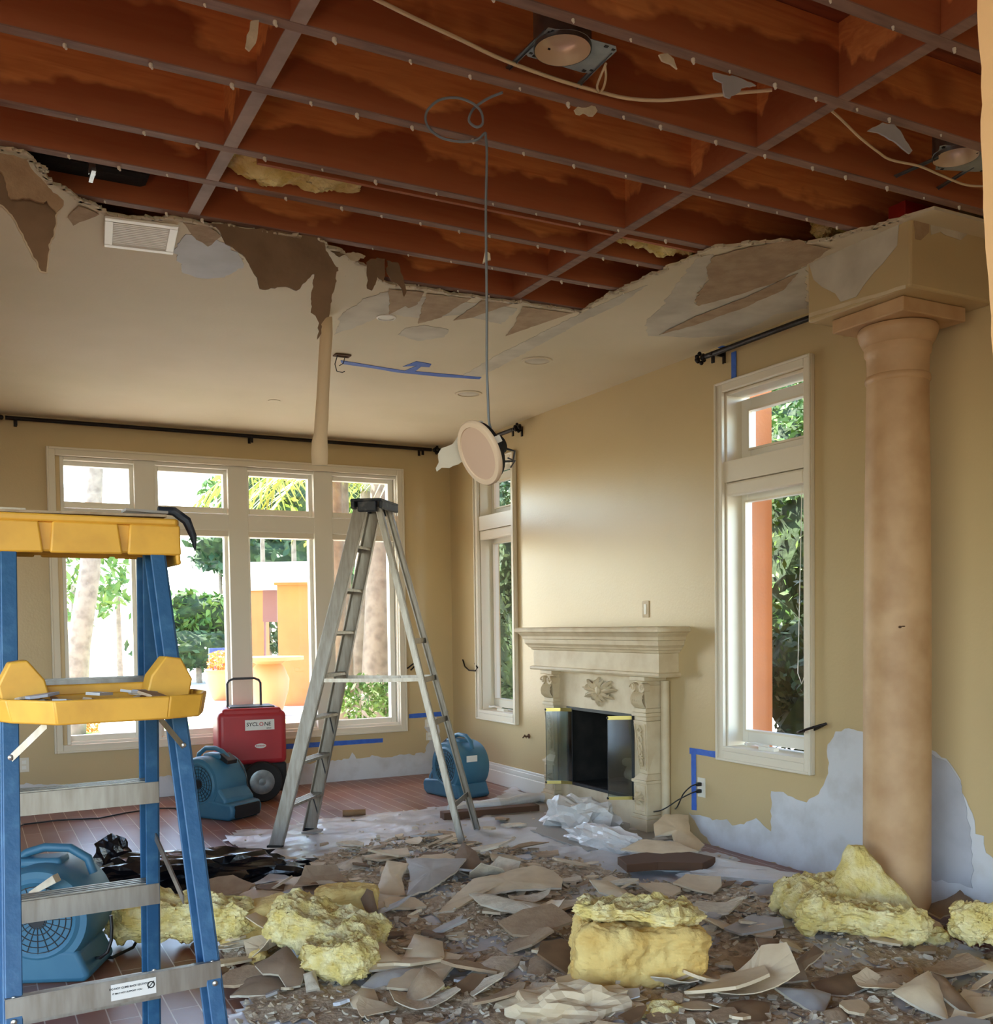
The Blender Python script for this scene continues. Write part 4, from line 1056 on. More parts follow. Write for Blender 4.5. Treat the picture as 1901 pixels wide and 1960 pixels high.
# tray
def tray_pt(x, y, z): return lr(0, 1, 1.25) + wd * x + sn * y + Vector((0, 0, z))
tr = MB()
prf = [(-.215, .02), (-.225, .06), (-.20, .13), (-.12, .25), (.12, .25), (.20, .22), (.235, .12), (.235, .03), (.215, .0)]
bot = [tray_pt(x * .95, y * .95 + .01, -.03) for x, y in prf]; topv = [tray_pt(x, y, .022) for x, y in prf]
tr.prism(bot, (0, 0, .008))
n = len(prf)
for i in range(n):
    j = (i + 1) % n
    o_ = ((topv[i] + topv[j]) / 2 - tray_pt(0, .12, 0)); o_.z = 0; o_.normalize()
    tr.hexa([bot[i], bot[j], bot[j] - o_ * .01, bot[i] - o_ * .01, topv[i], topv[j], topv[j] - o_ * .012, topv[i] - o_ * .012])
for s in (-1, 1):
    for k in range(2): pass
    tr.prism([tray_pt(s * .20, .01, 0), tray_pt(s * .21, .01, .05), tray_pt(s * .185, .01, .10), tray_pt(s * .15, .01, .105), tray_pt(s * .115, .01, .06), tray_pt(s * .10, .01, 0)], sn * .075)
tr.beam(tray_pt(-.2, .0, .015), tray_pt(.2, .0, .015), sn * .008, (0, 0, .028))
tr.fin('tray', 'plastic_yellow', bl, bevel=.007, smooth=True)
for s in (-1, 1):
    MB().beam(lr(s, 1, 1.13) + sn * .03 - wd * s * .01, tray_pt(s * .12, .13, -.035), sn * .003, Vector((0, 0, .010))).fin('tray_brace', 'alu', bl, smooth=False)
ts = MB()
random.seed(11)
# scraps lying on tray and top cap
def scrap_verts(m, c, r, th, tilt=.25, n=None, squash=1, rnd=random):
    n = n or rnd.randint(4, 7)
    rot = Matrix.Rotation(rnd.uniform(0, 6.28), 3, 'Z')
    R3 = Matrix.Rotation(rnd.uniform(-tilt, tilt), 3, 'X') @ Matrix.Rotation(rnd.uniform(-tilt, tilt), 3, 'Y') @ rot
    ph = sorted((k + rnd.uniform(-.32, .32)) * 2 * PI / n for k in range(n))
    pts = []
    for a in ph:
        q = r * rnd.uniform(.65, 1.1)
        pts.append(Vector((q * math.cos(a), q * math.sin(a) * squash, 0)))
    base = [Vector(c) + R3 @ (p - Vector((0, 0, th / 2))) for p in pts]
    m.prism(base, R3 @ Vector((0, 0, th)))
for i in range(14):
    c = tray_pt(random.uniform(-.17, .19), random.uniform(.03, .2), .006 + random.uniform(0, .022))
    m = MB(); scrap_verts(m, c, random.uniform(.018, .045), .006, .3)
    tag(m.fin('tray_scrap', random.choice(['plaster_grey', 'paint_chip_grey', 'rubble', 'torn_tan'])), 'small grey drywall crumb lying in the yellow ladder tray', 'drywall crumb', 'drywall crumbs in the ladder tray')
for i, (lb, a, c, w_, m_) in enumerate([('cream drywall strip lying along the blue ladder\'s yellow top', (-.20, .0), (.20, .03), .03, 'torn_tan'), ('tan drywall scrap at the left end of the yellow ladder top', (-.24, -.02), (-.12, -.03), .045, 'gypsum'), ('grey paper scrap on the right end of the yellow ladder top', (.10, .03), (.21, .0), .03, 'paint_chip_grey')]):
    p, q = tp + wd * a[0] + sn * a[1] + Vector((0, 0, .006 + .006 * i)), tp + wd * c[0] + sn * c[1] + Vector((0, 0, .007 + .006 * i))
    poly = jag([p - sn * w_, q - sn * w_ * .6, q + sn * w_ * .8, p + sn * w_], .006, .03, 2, 80 + i)
    tag(MB().prism(poly, (0, 0, .006)).fin('drywall_strip', m_), lb, 'drywall scrap')
hk = [tp + wd * .19 + Vector((0, 0, .03)), tp + wd * .23 + Vector((0, 0, .028)), tp + wd * .262 + Vector((0, 0, .005)), tp + wd * .278 + Vector((0, 0, -.035)), tp + wd * .282 + Vector((0, 0, -.07))]
tag(MB().tube(hk, [.009, .012, .013, .010, .003], 8).fin('curled_strap', 'ladder_cap_black'), 'dark curled hook-shaped scrap drooping off the right end of the yellow ladder top', 'scrap')

# ================================================================== AIR MOVERS
def air_mover(label, loc, rz, s=1.0, sticker=False):
    t = thing('air_mover', label, 'air mover', loc, rz, 'blue carpet-drying air movers')
    hw = .155 * s
    R0 = .205 * s; zc = .255 * s
    m = MB()
    m.lathe((0, 0, zc), [(.13 * s, -hw), (R0 * .93, -hw), (R0, -hw + .025), (R0, hw - .025), (R0 * .93, hw), (.13 * s, hw)], 48, 'Y')
    m.fin('housing', 'fan_blue', t, True)
    b = MB()
    pts = [(-.20, .02), (-.17, .0), (.29, .0), (.33, .025), (.34, .085), (.32, .125), (.10, .15), (-.15, .13)]
    b.prism([Vector((x * s, -hw * 1.02, z * s)) for x, z in pts], (0, hw * 2.04, 0))
    b.fin('base', 'fan_blue', t, True, bevel=.02 * s, smooth=True, seg=3)
    o = MB().prism([Vector((.343 * s, y * hw, z * s)) for y, z in ((-.82, .035), (-.78, .02), (.78, .02), (.82, .035), (.82, .10), (.78, .112), (-.78, .112), (-.82, .10))], (-.012 * s, 0, 0)).fin('outlet', 'fan_black', t, True)
    # scroll between drum and outlet
    MB().prism([Vector((x * s, -hw * .97, z * s)) for x, z in ((0, .06), (.26, .10), (.27, .15), (.19, .24), (.1, .3), (0, .3))], (0, hw * 1.94, 0)).fin('scroll', 'fan_blue', t, True, bevel=.02 * s, smooth=True)
    for sd in (-1, 1):
        g = MB()
        y0 = sd * (hw + .002)
        for r in (.035, .06, .085, .11, .132):
            ring = [(r * s * math.cos(k * PI / 16), y0, zc + r * s * math.sin(k * PI / 16)) for k in range(33)]
            g.tube(ring, .0022 * s, 5)
        for k in range(20):
            a = k * PI / 10
            g.beam((.02 * s * math.cos(a), y0, zc + .02 * s * math.sin(a)), (.135 * s * math.cos(a), y0, zc + .135 * s * math.sin(a)), (0, .0015, 0), (-.0014 * math.sin(a), 0, .0014 * math.cos(a)))
        go = g.lathe((0, y0, zc), [(.03 * s, -.004), (.03 * s, .004)], 20, 'Y').fin('intake_grille', 'fan_black', t, True, smooth=False)
        MB().lathe((0, sd * (hw - .02), zc), [(.134 * s, -.004), (.134 * s, .004)], 32, 'Y').fin('intake_back', 'firebox', go, True)
        MB().lathe((0, sd * hw, zc), [(.134 * s, 0), (.150 * s, sd * .008), (.165 * s, 0)], 40, 'Y', cap=False).fin('intake_ring', 'fan_blue', go, True)
    h = MB()
    hp = [(-.17, .40), (-.15, .46), (-.08, .505), (.02, .51), (.09, .49), (.14, .455), (.17, .42)]
    for k in range(len(hp) - 1):
        pass
    rr_ = [.018 * s] * len(hp)
    h.tube([(x * s, 0, z * s) for x, z in hp], rr_, 12)
    h.fin('handle', 'fan_blue', t, True)
    MB().box(-.06 * s, .13 * s, -.055 * s, .055 * s, .435 * s, .475 * s).fin('handle_saddle', 'fan_blue', t, True, bevel=.014 * s, smooth=True)
    MB().prism([Vector((x * s, -.05 * s, z * s)) for x, z in ((.10, .44), (.19, .40), (.20, .43), (.12, .48))], (0, .1 * s, 0)).fin('switch_box', 'fan_black', t, True, bevel=.004)
    MB().tube([(.16 * s, hw * .6, .42 * s), (.19 * s, hw * .8, .34 * s), (.21 * s, hw * .9, .22 * s), (.20 * s, hw, .14 * s)], .005, 6).fin('power_lead', 'cable_black', t, True)
    if sticker:
        a = math.radians(200)
        c = Vector((R0 * math.cos(a) * 1.004, .03, zc + .07 * s))
        MB().box(-R0 * .985 - .006, -R0 * .985, -.02, .085, zc + .05 * s, zc + .10 * s).fin('sticker', 'label_white', t, True)
    return t
def on_floor(u, v): return tuple(F(u, v))
g = F(95, 1868)
air_mover('blue air mover with black round grille on the floor behind the blue ladder', (g.x + .02, g.y + .06, .0), PI - .42 + .0, 1.02)
g = F(425, 1565)
air_mover('blue air mover on the floor in front of the red dehumidifier', (g.x - .02, g.y + .15, 0), math.radians(-58), 1.0)
g = F(905, 1530)
air_mover('blue air mover with white sticker by the far corner, right of the aluminium ladder', (g.x + .0, g.y + .22, 0), math.radians(100), 1.0, True)
tag(MB().prism([PD(54, 1708, 3.95) , PD(100, 1676, 3.95), PD(107, 1690, 3.95), PD(64, 1712, 3.95)], FW * .05).fin('drywall_scrap', 'gypsum'), 'cream drywall sliver caught on the handle of the blue air mover behind the ladder', 'drywall scrap')

# ================================================================== DEHUMIDIFIER
g = F(480, 1532)
yd_ = math.radians(-6)
dh = thing('dehumidifier', 'red dehumidifier on black wheels below the back window', 'dehumidifier', (g.x + .03, g.y + .12, 0), yd_)
w_, d_ = .275, .20
MB().box(-w_, w_, -d_, d_, .30, .74).fin('red_housing', 'red_plastic', dh, True, bevel=.045, smooth=True, seg=4)
MB().box(-w_ * .86, w_ * .86, -d_ * .95, d_ * .95, .70, .765).fin('top_rim', 'red_plastic', dh, True, bevel=.02, smooth=True)
MB().box(-w_ * .62, w_ * .70, -d_ * .7, d_ * .7, .76, .775).fin('control_panel', 'fan_black', dh, True, bevel=.006)
MB().box(-w_ * .97, w_ * .99, -d_ * .96, d_, .07, .31).fin('black_base', 'rubber', dh, True, bevel=.02, smooth=True)
for sx, sy in ((.06, -1), (.06, 1)):
    wh = MB().lathe((sx, sy * (d_ + .03), .165), [(.10, -.028), (.155, -.028), (.165, -.015), (.165, .015), (.155, .028), (.10, .028)], 40, 'Y').fin('wheel', 'rubber', dh, True)
    MB().lathe((sx, sy * (d_ + .052), .165), [(.10, -.012), (.10, .006), (.085, .009), (.03, .006), (.03, .014), (.001, .016)] if sy > 0 else [(.10, .012), (.10, -.006), (.085, -.009), (.03, -.006), (.03, -.014), (.001, -.016)], 32, 'Y').fin('wheel_hub', 'galv', wh, True)
MB().tube([(-.17, 0, .74), (-.17, 0, .96), (-.155, 0, .985), (-.12, 0, 1.0), (.05, 0, 1.0), (.085, 0, .985), (.10, 0, .96), (.10, 0, .74)], .010, 10).fin('pull_handle', 'alu_dark', dh, True)
yl = -d_ - .002
lb = MB().box(-.06, .175, yl - .002, yl, .585, .67).fin('name_plate', 'label_white', dh, True)
dx = Vector((math.cos(yd_), math.sin(yd_), 0)); dy = Vector((-math.sin(yd_), math.cos(yd_), 0)); db = Vector(dh.location)
def dhp(x, y, z): return db + dx * x + dy * y + Vector((0, 0, z))
text('SYCL', dhp(-.002, yl - .003, .632), .043, 'ink', lb, dx, shear=.1)
text('O', dhp(.070, yl - .003, .632), .043, 'ink_red', lb, dx)
text('NE', dhp(.119, yl - .003, .632), .043, 'ink', lb, dx, shear=.1)
text('SERIES', dhp(.13, yl - .003, .598), .014, 'ink', lb, dx)
o = MB().lathe((.06, yl - .0, .455), [(.046, 0), (.045, -.004), (.001, -.004)], 28, 'Y').fin('oval_badge', 'label_white', dh, True)
for v in o.data.vertices: v.co.z = .455 + (v.co.z - .455) * .42
text('PHOENIX', dhp(.06, yl - .006, .455), .018, 'ink_red', o, dx)

# ================================================================== WALL FITTINGS AND CORDS
def plate_on(ax, u, v, w, h, label, kind='outlet', m_='plastic_white'):
    val = YB if ax == 'Y' else XR
    c = P(u, v, ax, val)
    t = thing('wall_outlet' if kind == 'outlet' else 'wall_switch', label, 'wall socket' if kind == 'outlet' else 'wall switch', tuple(c))
    if ax == 'Y':
        MB().box(c.x - w / 2, c.x + w / 2, c.y - .007, c.y - .001, c.z - h / 2, c.z + h / 2).fin('cover_plate', m_, t, bevel=.002)
        f = MB()
        for dz in (-.022, .022): f.box(c.x - .016, c.x + .016, c.y - .009, c.y - .006, c.z + dz - .014, c.z + dz + .014)
        f.fin('sockets', 'vent_white', t)
    else:
        MB().box(c.x - .007, c.x - .001, c.y - w / 2, c.y + w / 2, c.z - h / 2, c.z + h / 2).fin('cover_plate', m_, t, bevel=.002)
        f = MB()
        if kind == 'outlet':
            for dz in (-.022, .022): f.box(c.x - .009, c.x - .006, c.y - .016, c.y + .016, c.z + dz - .014, c.z + dz + .014)
        else: f.box(c.x - .011, c.x - .006, c.y - .012, c.y + .012, c.z - .035, c.z + .035)
        f.fin('sockets' if kind == 'outlet' else 'rocker', 'vent_white', t)
    return c
plate_on('Y', 46, 1464, .075, .115, 'white wall socket on the back wall at far left, behind the blue ladder')
plate_on('Y', 820, 1384, .075, .075, 'upper loose socket plate on the back wall behind the ladder\'s rear legs')
plate_on('Y', 822, 1409, .075, .075, 'lower broken socket plate on the back wall behind the ladder\'s rear legs')
plate_on('X', 1237, 1166, .075, .115, 'pale wall switch above the right end of the stone mantel', 'switch', 'stone')
oc_ = plate_on('X', 1344, 1507, .075, .125, 'white wall socket with two black plugs inside the blue tape L')
oc_ = oc_ + Vector((-.01, .0, 0))
for k, (dz, px) in enumerate([(.022, [(1325, 1500), (1308, 1520), (1296, 1545), (1288, 1560)]), (-.022, [(1325, 1512), (1300, 1530), (1262, 1552), (1215, 1565), (1172, 1568), (1150, 1558)])]):
    pl_ = thing('plug', ['upper', 'lower'][k] + ' black plug and cord in the socket right of the fireplace', 'power cord', tuple(oc_ + Vector((0, 0, dz))))
    a = oc_ + Vector((0, 0, dz))
    MB().beam(a, a + Vector((-.035, 0, 0)), (0, .012, 0), (0, 0, .012)).fin('plug_body', 'cable_black', pl_, bevel=.004)
    pts = [a + Vector((-.03, 0, 0)), a + Vector((-.07, .01, -.01))]
    for j, (u, v) in enumerate(px[1:]):
        q = P(u, v, 'X', XR - .09 - .06 * j) if j < 2 else F(u, v) + Vector((0, 0, .04))
        pts.append(q)
    out = []
    for i in range(len(pts) - 1):
        p0, p1, p2, p3 = pts[max(i - 1, 0)], pts[i], pts[i + 1], pts[min(i + 2, len(pts) - 1)]
        for q in range(6):
            t = q / 6
            out.append(.5 * ((2 * p1) + (-p0 + p2) * t + (2 * p0 - 5 * p1 + 4 * p2 - p3) * t * t + (-p0 + 3 * p1 - 3 * p2 + p3) * t ** 3))
    out.append(pts[-1])
    MB().tube(out, .0045, 8).fin('cord', 'cable_black', pl_)
def holdback(label, a, pts, name='curtain_holdback'):
    tag(MB().tube(pts, .007, 8).fin(name, 'black_iron'), label, 'curtain hook')
h0 = P(1545, 1399, 'X', XR)
holdback('dark iron curtain holdback on the wall right of the window by the column', 0, [h0 + Vector((-.005, -.0, 0)), h0 + Vector((-.10, -.03, .0)), h0 + Vector((-.115, -.07, .012)), h0 + Vector((-.095, -.15, .04)), h0 + Vector((-.06, -.20, .06)), h0 + Vector((-.03, -.15, .045)), h0 + Vector((-.01, -.08, .02)), h0 + Vector((-.002, -.03, .0))])
h0 = P(886, 1268, 'X', XR)
holdback('small iron curtain hook on the right wall left of the far narrow window', 0, [P(886, 1263, 'X', XR - .002), P(890, 1276, 'X', XR - .03), P(898, 1283, 'X', XR - .06), P(910, 1284, 'X', XR - .06), P(914, 1278, 'X', XR - .04), P(909, 1270, 'X', XR - .02)])
holdback('small iron curtain hook on the back wall right of the window, behind the ladder', 0, [P(776, 1280, 'Y', YB - .002), P(782, 1278, 'Y', YB - .05), P(794, 1268, 'Y', YB - .06), P(797, 1272, 'Y', YB - .05), P(786, 1283, 'Y', YB - .03)])
kc = P(1013, 1409, 'X', XR)
kv = thing('gas_key_valve', 'small brown gas key valve on the wall left of the fireplace', 'valve', tuple(kc))
MB().lathe(kc, [(.02, -.001), (.02, -.006), (.008, -.008)], 18, 'X').tube([kc, kc + Vector((-.05, 0, 0))], .006, 8).tube([kc + Vector((-.05, -.018, .012)), kc + Vector((-.05, .018, -.012))], .006, 8).tube([kc + Vector((-.035, -.015, -.012)), kc + Vector((-.035, .015, .012))], .004, 8).fin('valve_stem', 'cardboard_dark', kv)
tag(MB().tube([F(22, 1592) + Vector((0, 0, .008)), F(45, 1580) + Vector((0, 0, .008)), F(110, 1572) + Vector((0, 0, .008)), F(190, 1568) + Vector((0, 0, .008)), F(240, 1558) + Vector((0, 0, .008)), F(300, 1549) + Vector((0, 0, .008)), F(335, 1549) + Vector((0, 0, .008)), F(352, 1555) + Vector((0, 0, .008))], .006, 8).fin('extension_cord', 'cable_black'), 'thin dark cord running across the bare wood floor at left', 'cord')
tag(MB().tube([PD(u, v, 4.0) for u, v in [(212, 1752), (214, 1775), (213, 1800), (206, 1822), (192, 1833)]] + [F(180, 1838) + Vector((0, 0, .01)), F(215, 1838) + Vector((0, 0, .012)), F(255, 1822) + Vector((0, 0, .02)), F(277, 1800) + Vector((0, 0, .06)), F(276, 1775) + Vector((0, 0, .10)), F(258, 1762) + Vector((0, 0, .12)), F(232, 1760) + Vector((0, 0, .12)), F(215, 1766) + Vector((0, 0, .12))], .007, 8).fin('power_cord', 'cable_black'), 'thick black looped cord beside the air mover behind the blue ladder', 'cord')
# ================================================================== FLOOR COVER, RUBBLE AND DEBRIS
def inpoly(x, y, poly):
    c = False; n = len(poly)
    for i in range(n):
        a, b = poly[i], poly[(i + 1) % n]
        if (a[1] > y) != (b[1] > y) and x < (b[0] - a[0]) * (y - a[1]) / (b[1] - a[1]) + a[0]: c = not c
    return c
SH = [F(u, v) for u, v in [(425, 1612), (452, 1594), (520, 1588), (600, 1572), (700, 1562), (850, 1545), (940, 1532), (1040, 1502), (1122, 1500), (1150, 1530), (1200, 1575), (1262, 1600), (1330, 1628), (1400, 1640), (1440, 1668), (1520, 1700), (1600, 1728), (1700, 1760), (1930, 1850), (1980, 2150), (330, 2150), (420, 1960), (500, 1880), (470, 1800), (400, 1770), (430, 1700), (500, 1650)]]
SHP = [(min(p.x, 4.13), p.y) for p in SH]
RB = [F(u, v) for u, v in [(600, 1650), (720, 1612), (840, 1600), (960, 1625), (1060, 1640), (1140, 1660), (1230, 1690), (1340, 1700), (1430, 1700), (1520, 1725), (1700, 1760), (1960, 1800), (2000, 2150), (400, 2150), (470, 1930), (420, 1830), (420, 1740), (480, 1690)]]
RBP = [(min(p.x, 4.10), p.y) for p in RB]
def edge_dist(x, y, poly):
    best = 9
    n = len(poly)
    for i in range(n):
        a, b = Vector(poly[i]), Vector(poly[(i + 1) % n]); p = Vector((x, y)); e = b - a
        t = max(0, min(1, (p - a).dot(e) / e.length_squared)); best = min(best, (a + e * t - p).length)
    return best
def ridge(p): return 1 - abs(noise.noise(p)) * 2
def hgt(x, y):
    h = .006
    v = Vector((x * 2.2 + y * .6, y * 3.4, 1.3))
    h += .016 * max(0, ridge(v)) ** 2 + .010 * max(0, ridge(Vector((x * 5, y * 7, 4)))) ** 3 + .008 * noise.noise(Vector((x * 14, y * 14, 2)))
    if inpoly(x, y, RBP):
        h += min(1, edge_dist(x, y, RBP) / .5) * (.022 + .03 * (noise.noise(Vector((x * 1.7, y * 1.7, 7))) + .4))
    return max(.003, h)
def grid_mesh(poly, step, hf, zoff=0, jitter=0):
    xs = [p[0] for p in poly]; ys = [p[1] for p in poly]
    x0, y0 = min(xs), min(ys); nx, ny = int((max(xs) - x0) / step) + 1, int((max(ys) - y0) / step) + 1
    m = MB(); V = {}
    for i in range(nx + 1):
        for j in range(ny + 1):
            x, y = x0 + i * step, y0 + j * step
            n_ = noise.noise_vector(Vector((x * 9, y * 9, 5))) * .03
            if inpoly(x + n_.x, y + n_.y, poly): V[i, j] = m.b.verts.new((x, y, hf(x, y) + zoff))
    for (i, j) in list(V):
        if (i + 1, j) in V and (i, j + 1) in V and (i + 1, j + 1) in V:
            m.b.faces.new((V[i, j], V[i + 1, j], V[i + 1, j + 1], V[i, j + 1]))
    m.sm = True
    return m
SHV = [q for q in SHP if q[1] > 2.2] + []
o = grid_mesh(SHP, .035, hgt).fin('plastic_drop_cloth', 'poly_sheet')
tag(o, 'wrinkled white plastic drop cloth spread over the floor under the rubble', 'drop cloth')
# fine crumbs nobody could count
rd = random.Random(21)
m = MB()
def rand_in(poly, rd, bias=0):
    xs = [p[0] for p in poly]; ys = [p[1] for p in poly]
    while True:
        x, y = rd.uniform(min(xs), max(xs)), rd.uniform(max(2.0, min(ys)), max(ys))
        if inpoly(x, y, poly): return x, y
for i in range(4800):
    x, y = rand_in(RBP, rd)
    if noise.noise(Vector((x * 2.3, y * 2.3, 9))) < -.25 and rd.random() < .7: continue
    r = rd.uniform(.005, .02)
    scrap_verts(m, (x, y, hgt(x, y) + r * .3), r, rd.uniform(.003, .010), .7, 4, 1, rd)
bedm = grid_mesh(RBP, .03, hgt, .004)
dead = [f for f in bedm.b.faces if noise.noise(f.calc_center_median() * 3.1) + .5 * noise.noise(f.calc_center_median() * 11) < -.12]
bmesh.ops.delete(bedm.b, geom=dead, context='FACES')
tmp_ = bpy.data.meshes.new('tmp'); bedm.b.to_mesh(tmp_); bedm.b.free(); m.b.from_mesh(tmp_); bpy.data.meshes.remove(tmp_)
tag(m.fin('rubble', 'rubble', smooth=False), 'fine grey-brown plaster rubble scattered over the drop cloth', 'rubble', kind='stuff')
m = MB()
for i in range(2300):
    x, y = rand_in(RBP, rd)
    r = rd.uniform(.008, .026)
    scrap_verts(m, (x, y, hgt(x, y) + r * .35), r, rd.uniform(.002, .009), .6, None, .8, rd)
for i in range(330):
    x, y = rand_in(SHP, rd)
    r = rd.uniform(.006, .02)
    scrap_verts(m, (x, y, hgt(x, y) + .004), r, .005, .3, None, .8, rd)
tag(m.fin('paint_crumbs', 'gypsum', smooth=False), 'small pale gypsum crumbs mixed through the floor rubble', 'rubble', kind='stuff')
def flake(m, c, r, th, tilt, sq, rd):
    n = rd.randint(5, 8)
    ph = sorted((k + rd.uniform(-.35, .35)) * 2 * PI / n for k in range(n))
    pts = []
    for a in ph:
        q = r * rd.uniform(.6, 1.15); pts.append(Vector((q * math.cos(a), q * math.sin(a) * sq, 0)))
    out = []
    for i in range(n):
        a, d = pts[i], pts[(i + 1) % n]
        for j in range(3):
            p = a.lerp(d, j / 3)
            if j: p = p + noise.noise_vector(p * 40 + Vector(c)) * .006
            out.append(p)
    ba = rd.uniform(0, PI); bd = Vector((math.cos(ba), math.sin(ba), 0)); kb = rd.choice([0, .8, 2.5, 5]) * rd.uniform(.5, 1) * (1 if th < .008 else .3)
    R3 = Matrix.Rotation(rd.uniform(-tilt, tilt), 3, 'X') @ Matrix.Rotation(rd.uniform(-tilt, tilt), 3, 'Y')
    def W(p, z):
        h = kb * p.dot(bd) ** 2
        return Vector(c) + R3 @ Vector((p.x, p.y, z + h))
    top = [[m.b.verts.new(W(p * f, th)) for p in out] for f in (1, .5)]; ct = m.b.verts.new(W(Vector(), th))
    bot = [[m.b.verts.new(W(p * f, 0)) for p in out] for f in (1, .5)]; cb = m.b.verts.new(W(Vector(), 0))
    N_ = len(out)
    for k in range(N_):
        l = (k + 1) % N_
        m.b.faces.new((top[0][k], top[0][l], top[1][l], top[1][k])); m.b.faces.new((top[1][k], top[1][l], ct))
        m.b.faces.new((bot[0][l], bot[0][k], bot[1][k], bot[1][l])); m.b.faces.new((bot[1][l], bot[1][k], cb))
        m.b.faces.new((top[0][k], bot[0][k], bot[0][l], top[0][l]))
# individual broken pieces
LM = [((885, 1625), 'at the near foot of the aluminium ladder'), ((1235, 1900), 'beside the big insulation block'), ((640, 1800), 'beside the folded insulation'), ((1640, 1790), 'below the column insulation'), ((1240, 1640), 'near the bunched plastic'), ((470, 1700), 'next to the black plastic bag'), ((430, 1920), 'by the foot of the blue ladder'), ((950, 1920), 'at the bottom middle'), ((1500, 1930), 'at the bottom right'), ((1000, 1740), 'in the middle of the rubble'), ((1850, 1880), 'in the lower right corner'), ((720, 1660), 'under the aluminium ladder')]
LMW = [(F(*q), n_) for q, n_ in LM]
kinds = [('paint_chip', 'beige painted'), ('gypsum', 'cream chalky'), ('torn_tan', 'tan papered'), ('paint_chip_grey', 'grey painted'), ('kraft', 'brown papered'), ('plaster_white', 'white')]
wts = [40, 18, 20, 8, 10, 3]
def skip_zone(x, y):
    return False
for i in range(285):
    x, y = rand_in(RBP, rd)
    kx = rd.choices(range(6), wts)[0]
    r = rd.choice([.04, .05, .065, .085, .11, .14, .17]) * rd.uniform(.85, 1.15)
    ln = rd.random()
    sq = .35 if ln < .2 else .75
    th = rd.choice([.004, .010, .012])
    m = MB()
    tl_ = rd.choice([.10, .22, .4])
    flake(m, (x, y, hgt(x, y) + r * tl_ * .5 + .004 + rd.random() * .012), r, th, tl_, sq, rd)
    q = Vector((x, y, 0))
    nm = min(LMW, key=lambda t: (t[0] - q).length)[1]
    sz = 'small' if r < .058 else ('medium' if r < .10 else 'large')
    shp = 'sliver' if sq < .5 else ('chunk' if th > .009 else 'flake')
    lb = '%s %s drywall %s %s' % (sz, kinds[kx][1], shp, nm)
    tag(m.fin('drywall_piece', kinds[kx][0], smooth=False), lb, 'drywall piece', lb)
# larger torn sheets placed where they lie
def torn(px, m_, label, z=.05, lean=.25, th=.010, name='drywall_sheet', cat='drywall piece', seed=0, amp=.006, edge='gypsum', bend=.012):
    vb = max(v for u, v in px); ub = sum(u for u, v in px) / len(px)
    b = P(ub, vb, 'Z', z); db_ = (b - C0).dot(FW)
    fl = []
    for u, v in px:
        a = P(u, v, 'Z', z); c = PD(u, v, db_)
        fl.append(a.lerp(c, lean))
    nrm = Vector()
    for i in range(len(fl)): nrm += fl[i].cross(fl[(i + 1) % len(fl)])
    nrm.normalize()
    if nrm.z < 0: nrm = -nrm
    c = sum(fl, Vector()) / len(fl)
    step = .03
    out = []
    n = len(fl)
    for i in range(n):
        a, d = fl[i], fl[(i + 1) % n]
        k = max(1, int((d - a).length / step))
        for j in range(k):
            p = a.lerp(d, j / k)
            if j: p = p + noise.noise_vector(p * 31 + Vector((seed, 0, 0))) * amp
            out.append(p)
    m = MB()
    # bent fan: ring at half way lets the sheet curve
    rings = []
    for f, hh in ((1, 0), (.62, bend), (.28, bend * 1.5)):
        rings.append([c + (p - c) * f + nrm * (hh + .3 * bend * noise.noise(p * 9 + Vector((seed, f, 0)))) for p in out])
    for off in (0, -th):
        vs = [[m.b.verts.new(p + nrm * off) for p in r] for r in rings]
        ce = m.b.verts.new(c + nrm * (bend * 1.6 + off))
        for a_, c_ in zip(vs, vs[1:]):
            for k in range(len(out)): m.b.faces.new((a_[k], a_[(k + 1) % len(out)], c_[(k + 1) % len(out)], c_[k]))
        for k in range(len(out)): m.b.faces.new((vs[-1][k], vs[-1][(k + 1) % len(out)], ce))
        if off == 0: top_ = vs[0]
        else: bot_ = vs[0]
    o = m.fin(name, m_, smooth=True)
    e = MB()
    outv = [p for p in rings[0]]
    for k in range(len(outv)):
        a_, c_ = outv[k], outv[(k + 1) % len(outv)]
        e.b.faces.new([e.b.verts.new(q) for q in (a_ + nrm * .0006, c_ + nrm * .0006, c_ - nrm * th, a_ - nrm * th)])
    eo = e.fin('broken_edge', edge, o, local=True, smooth=False)
    return tag(o, label, cat)
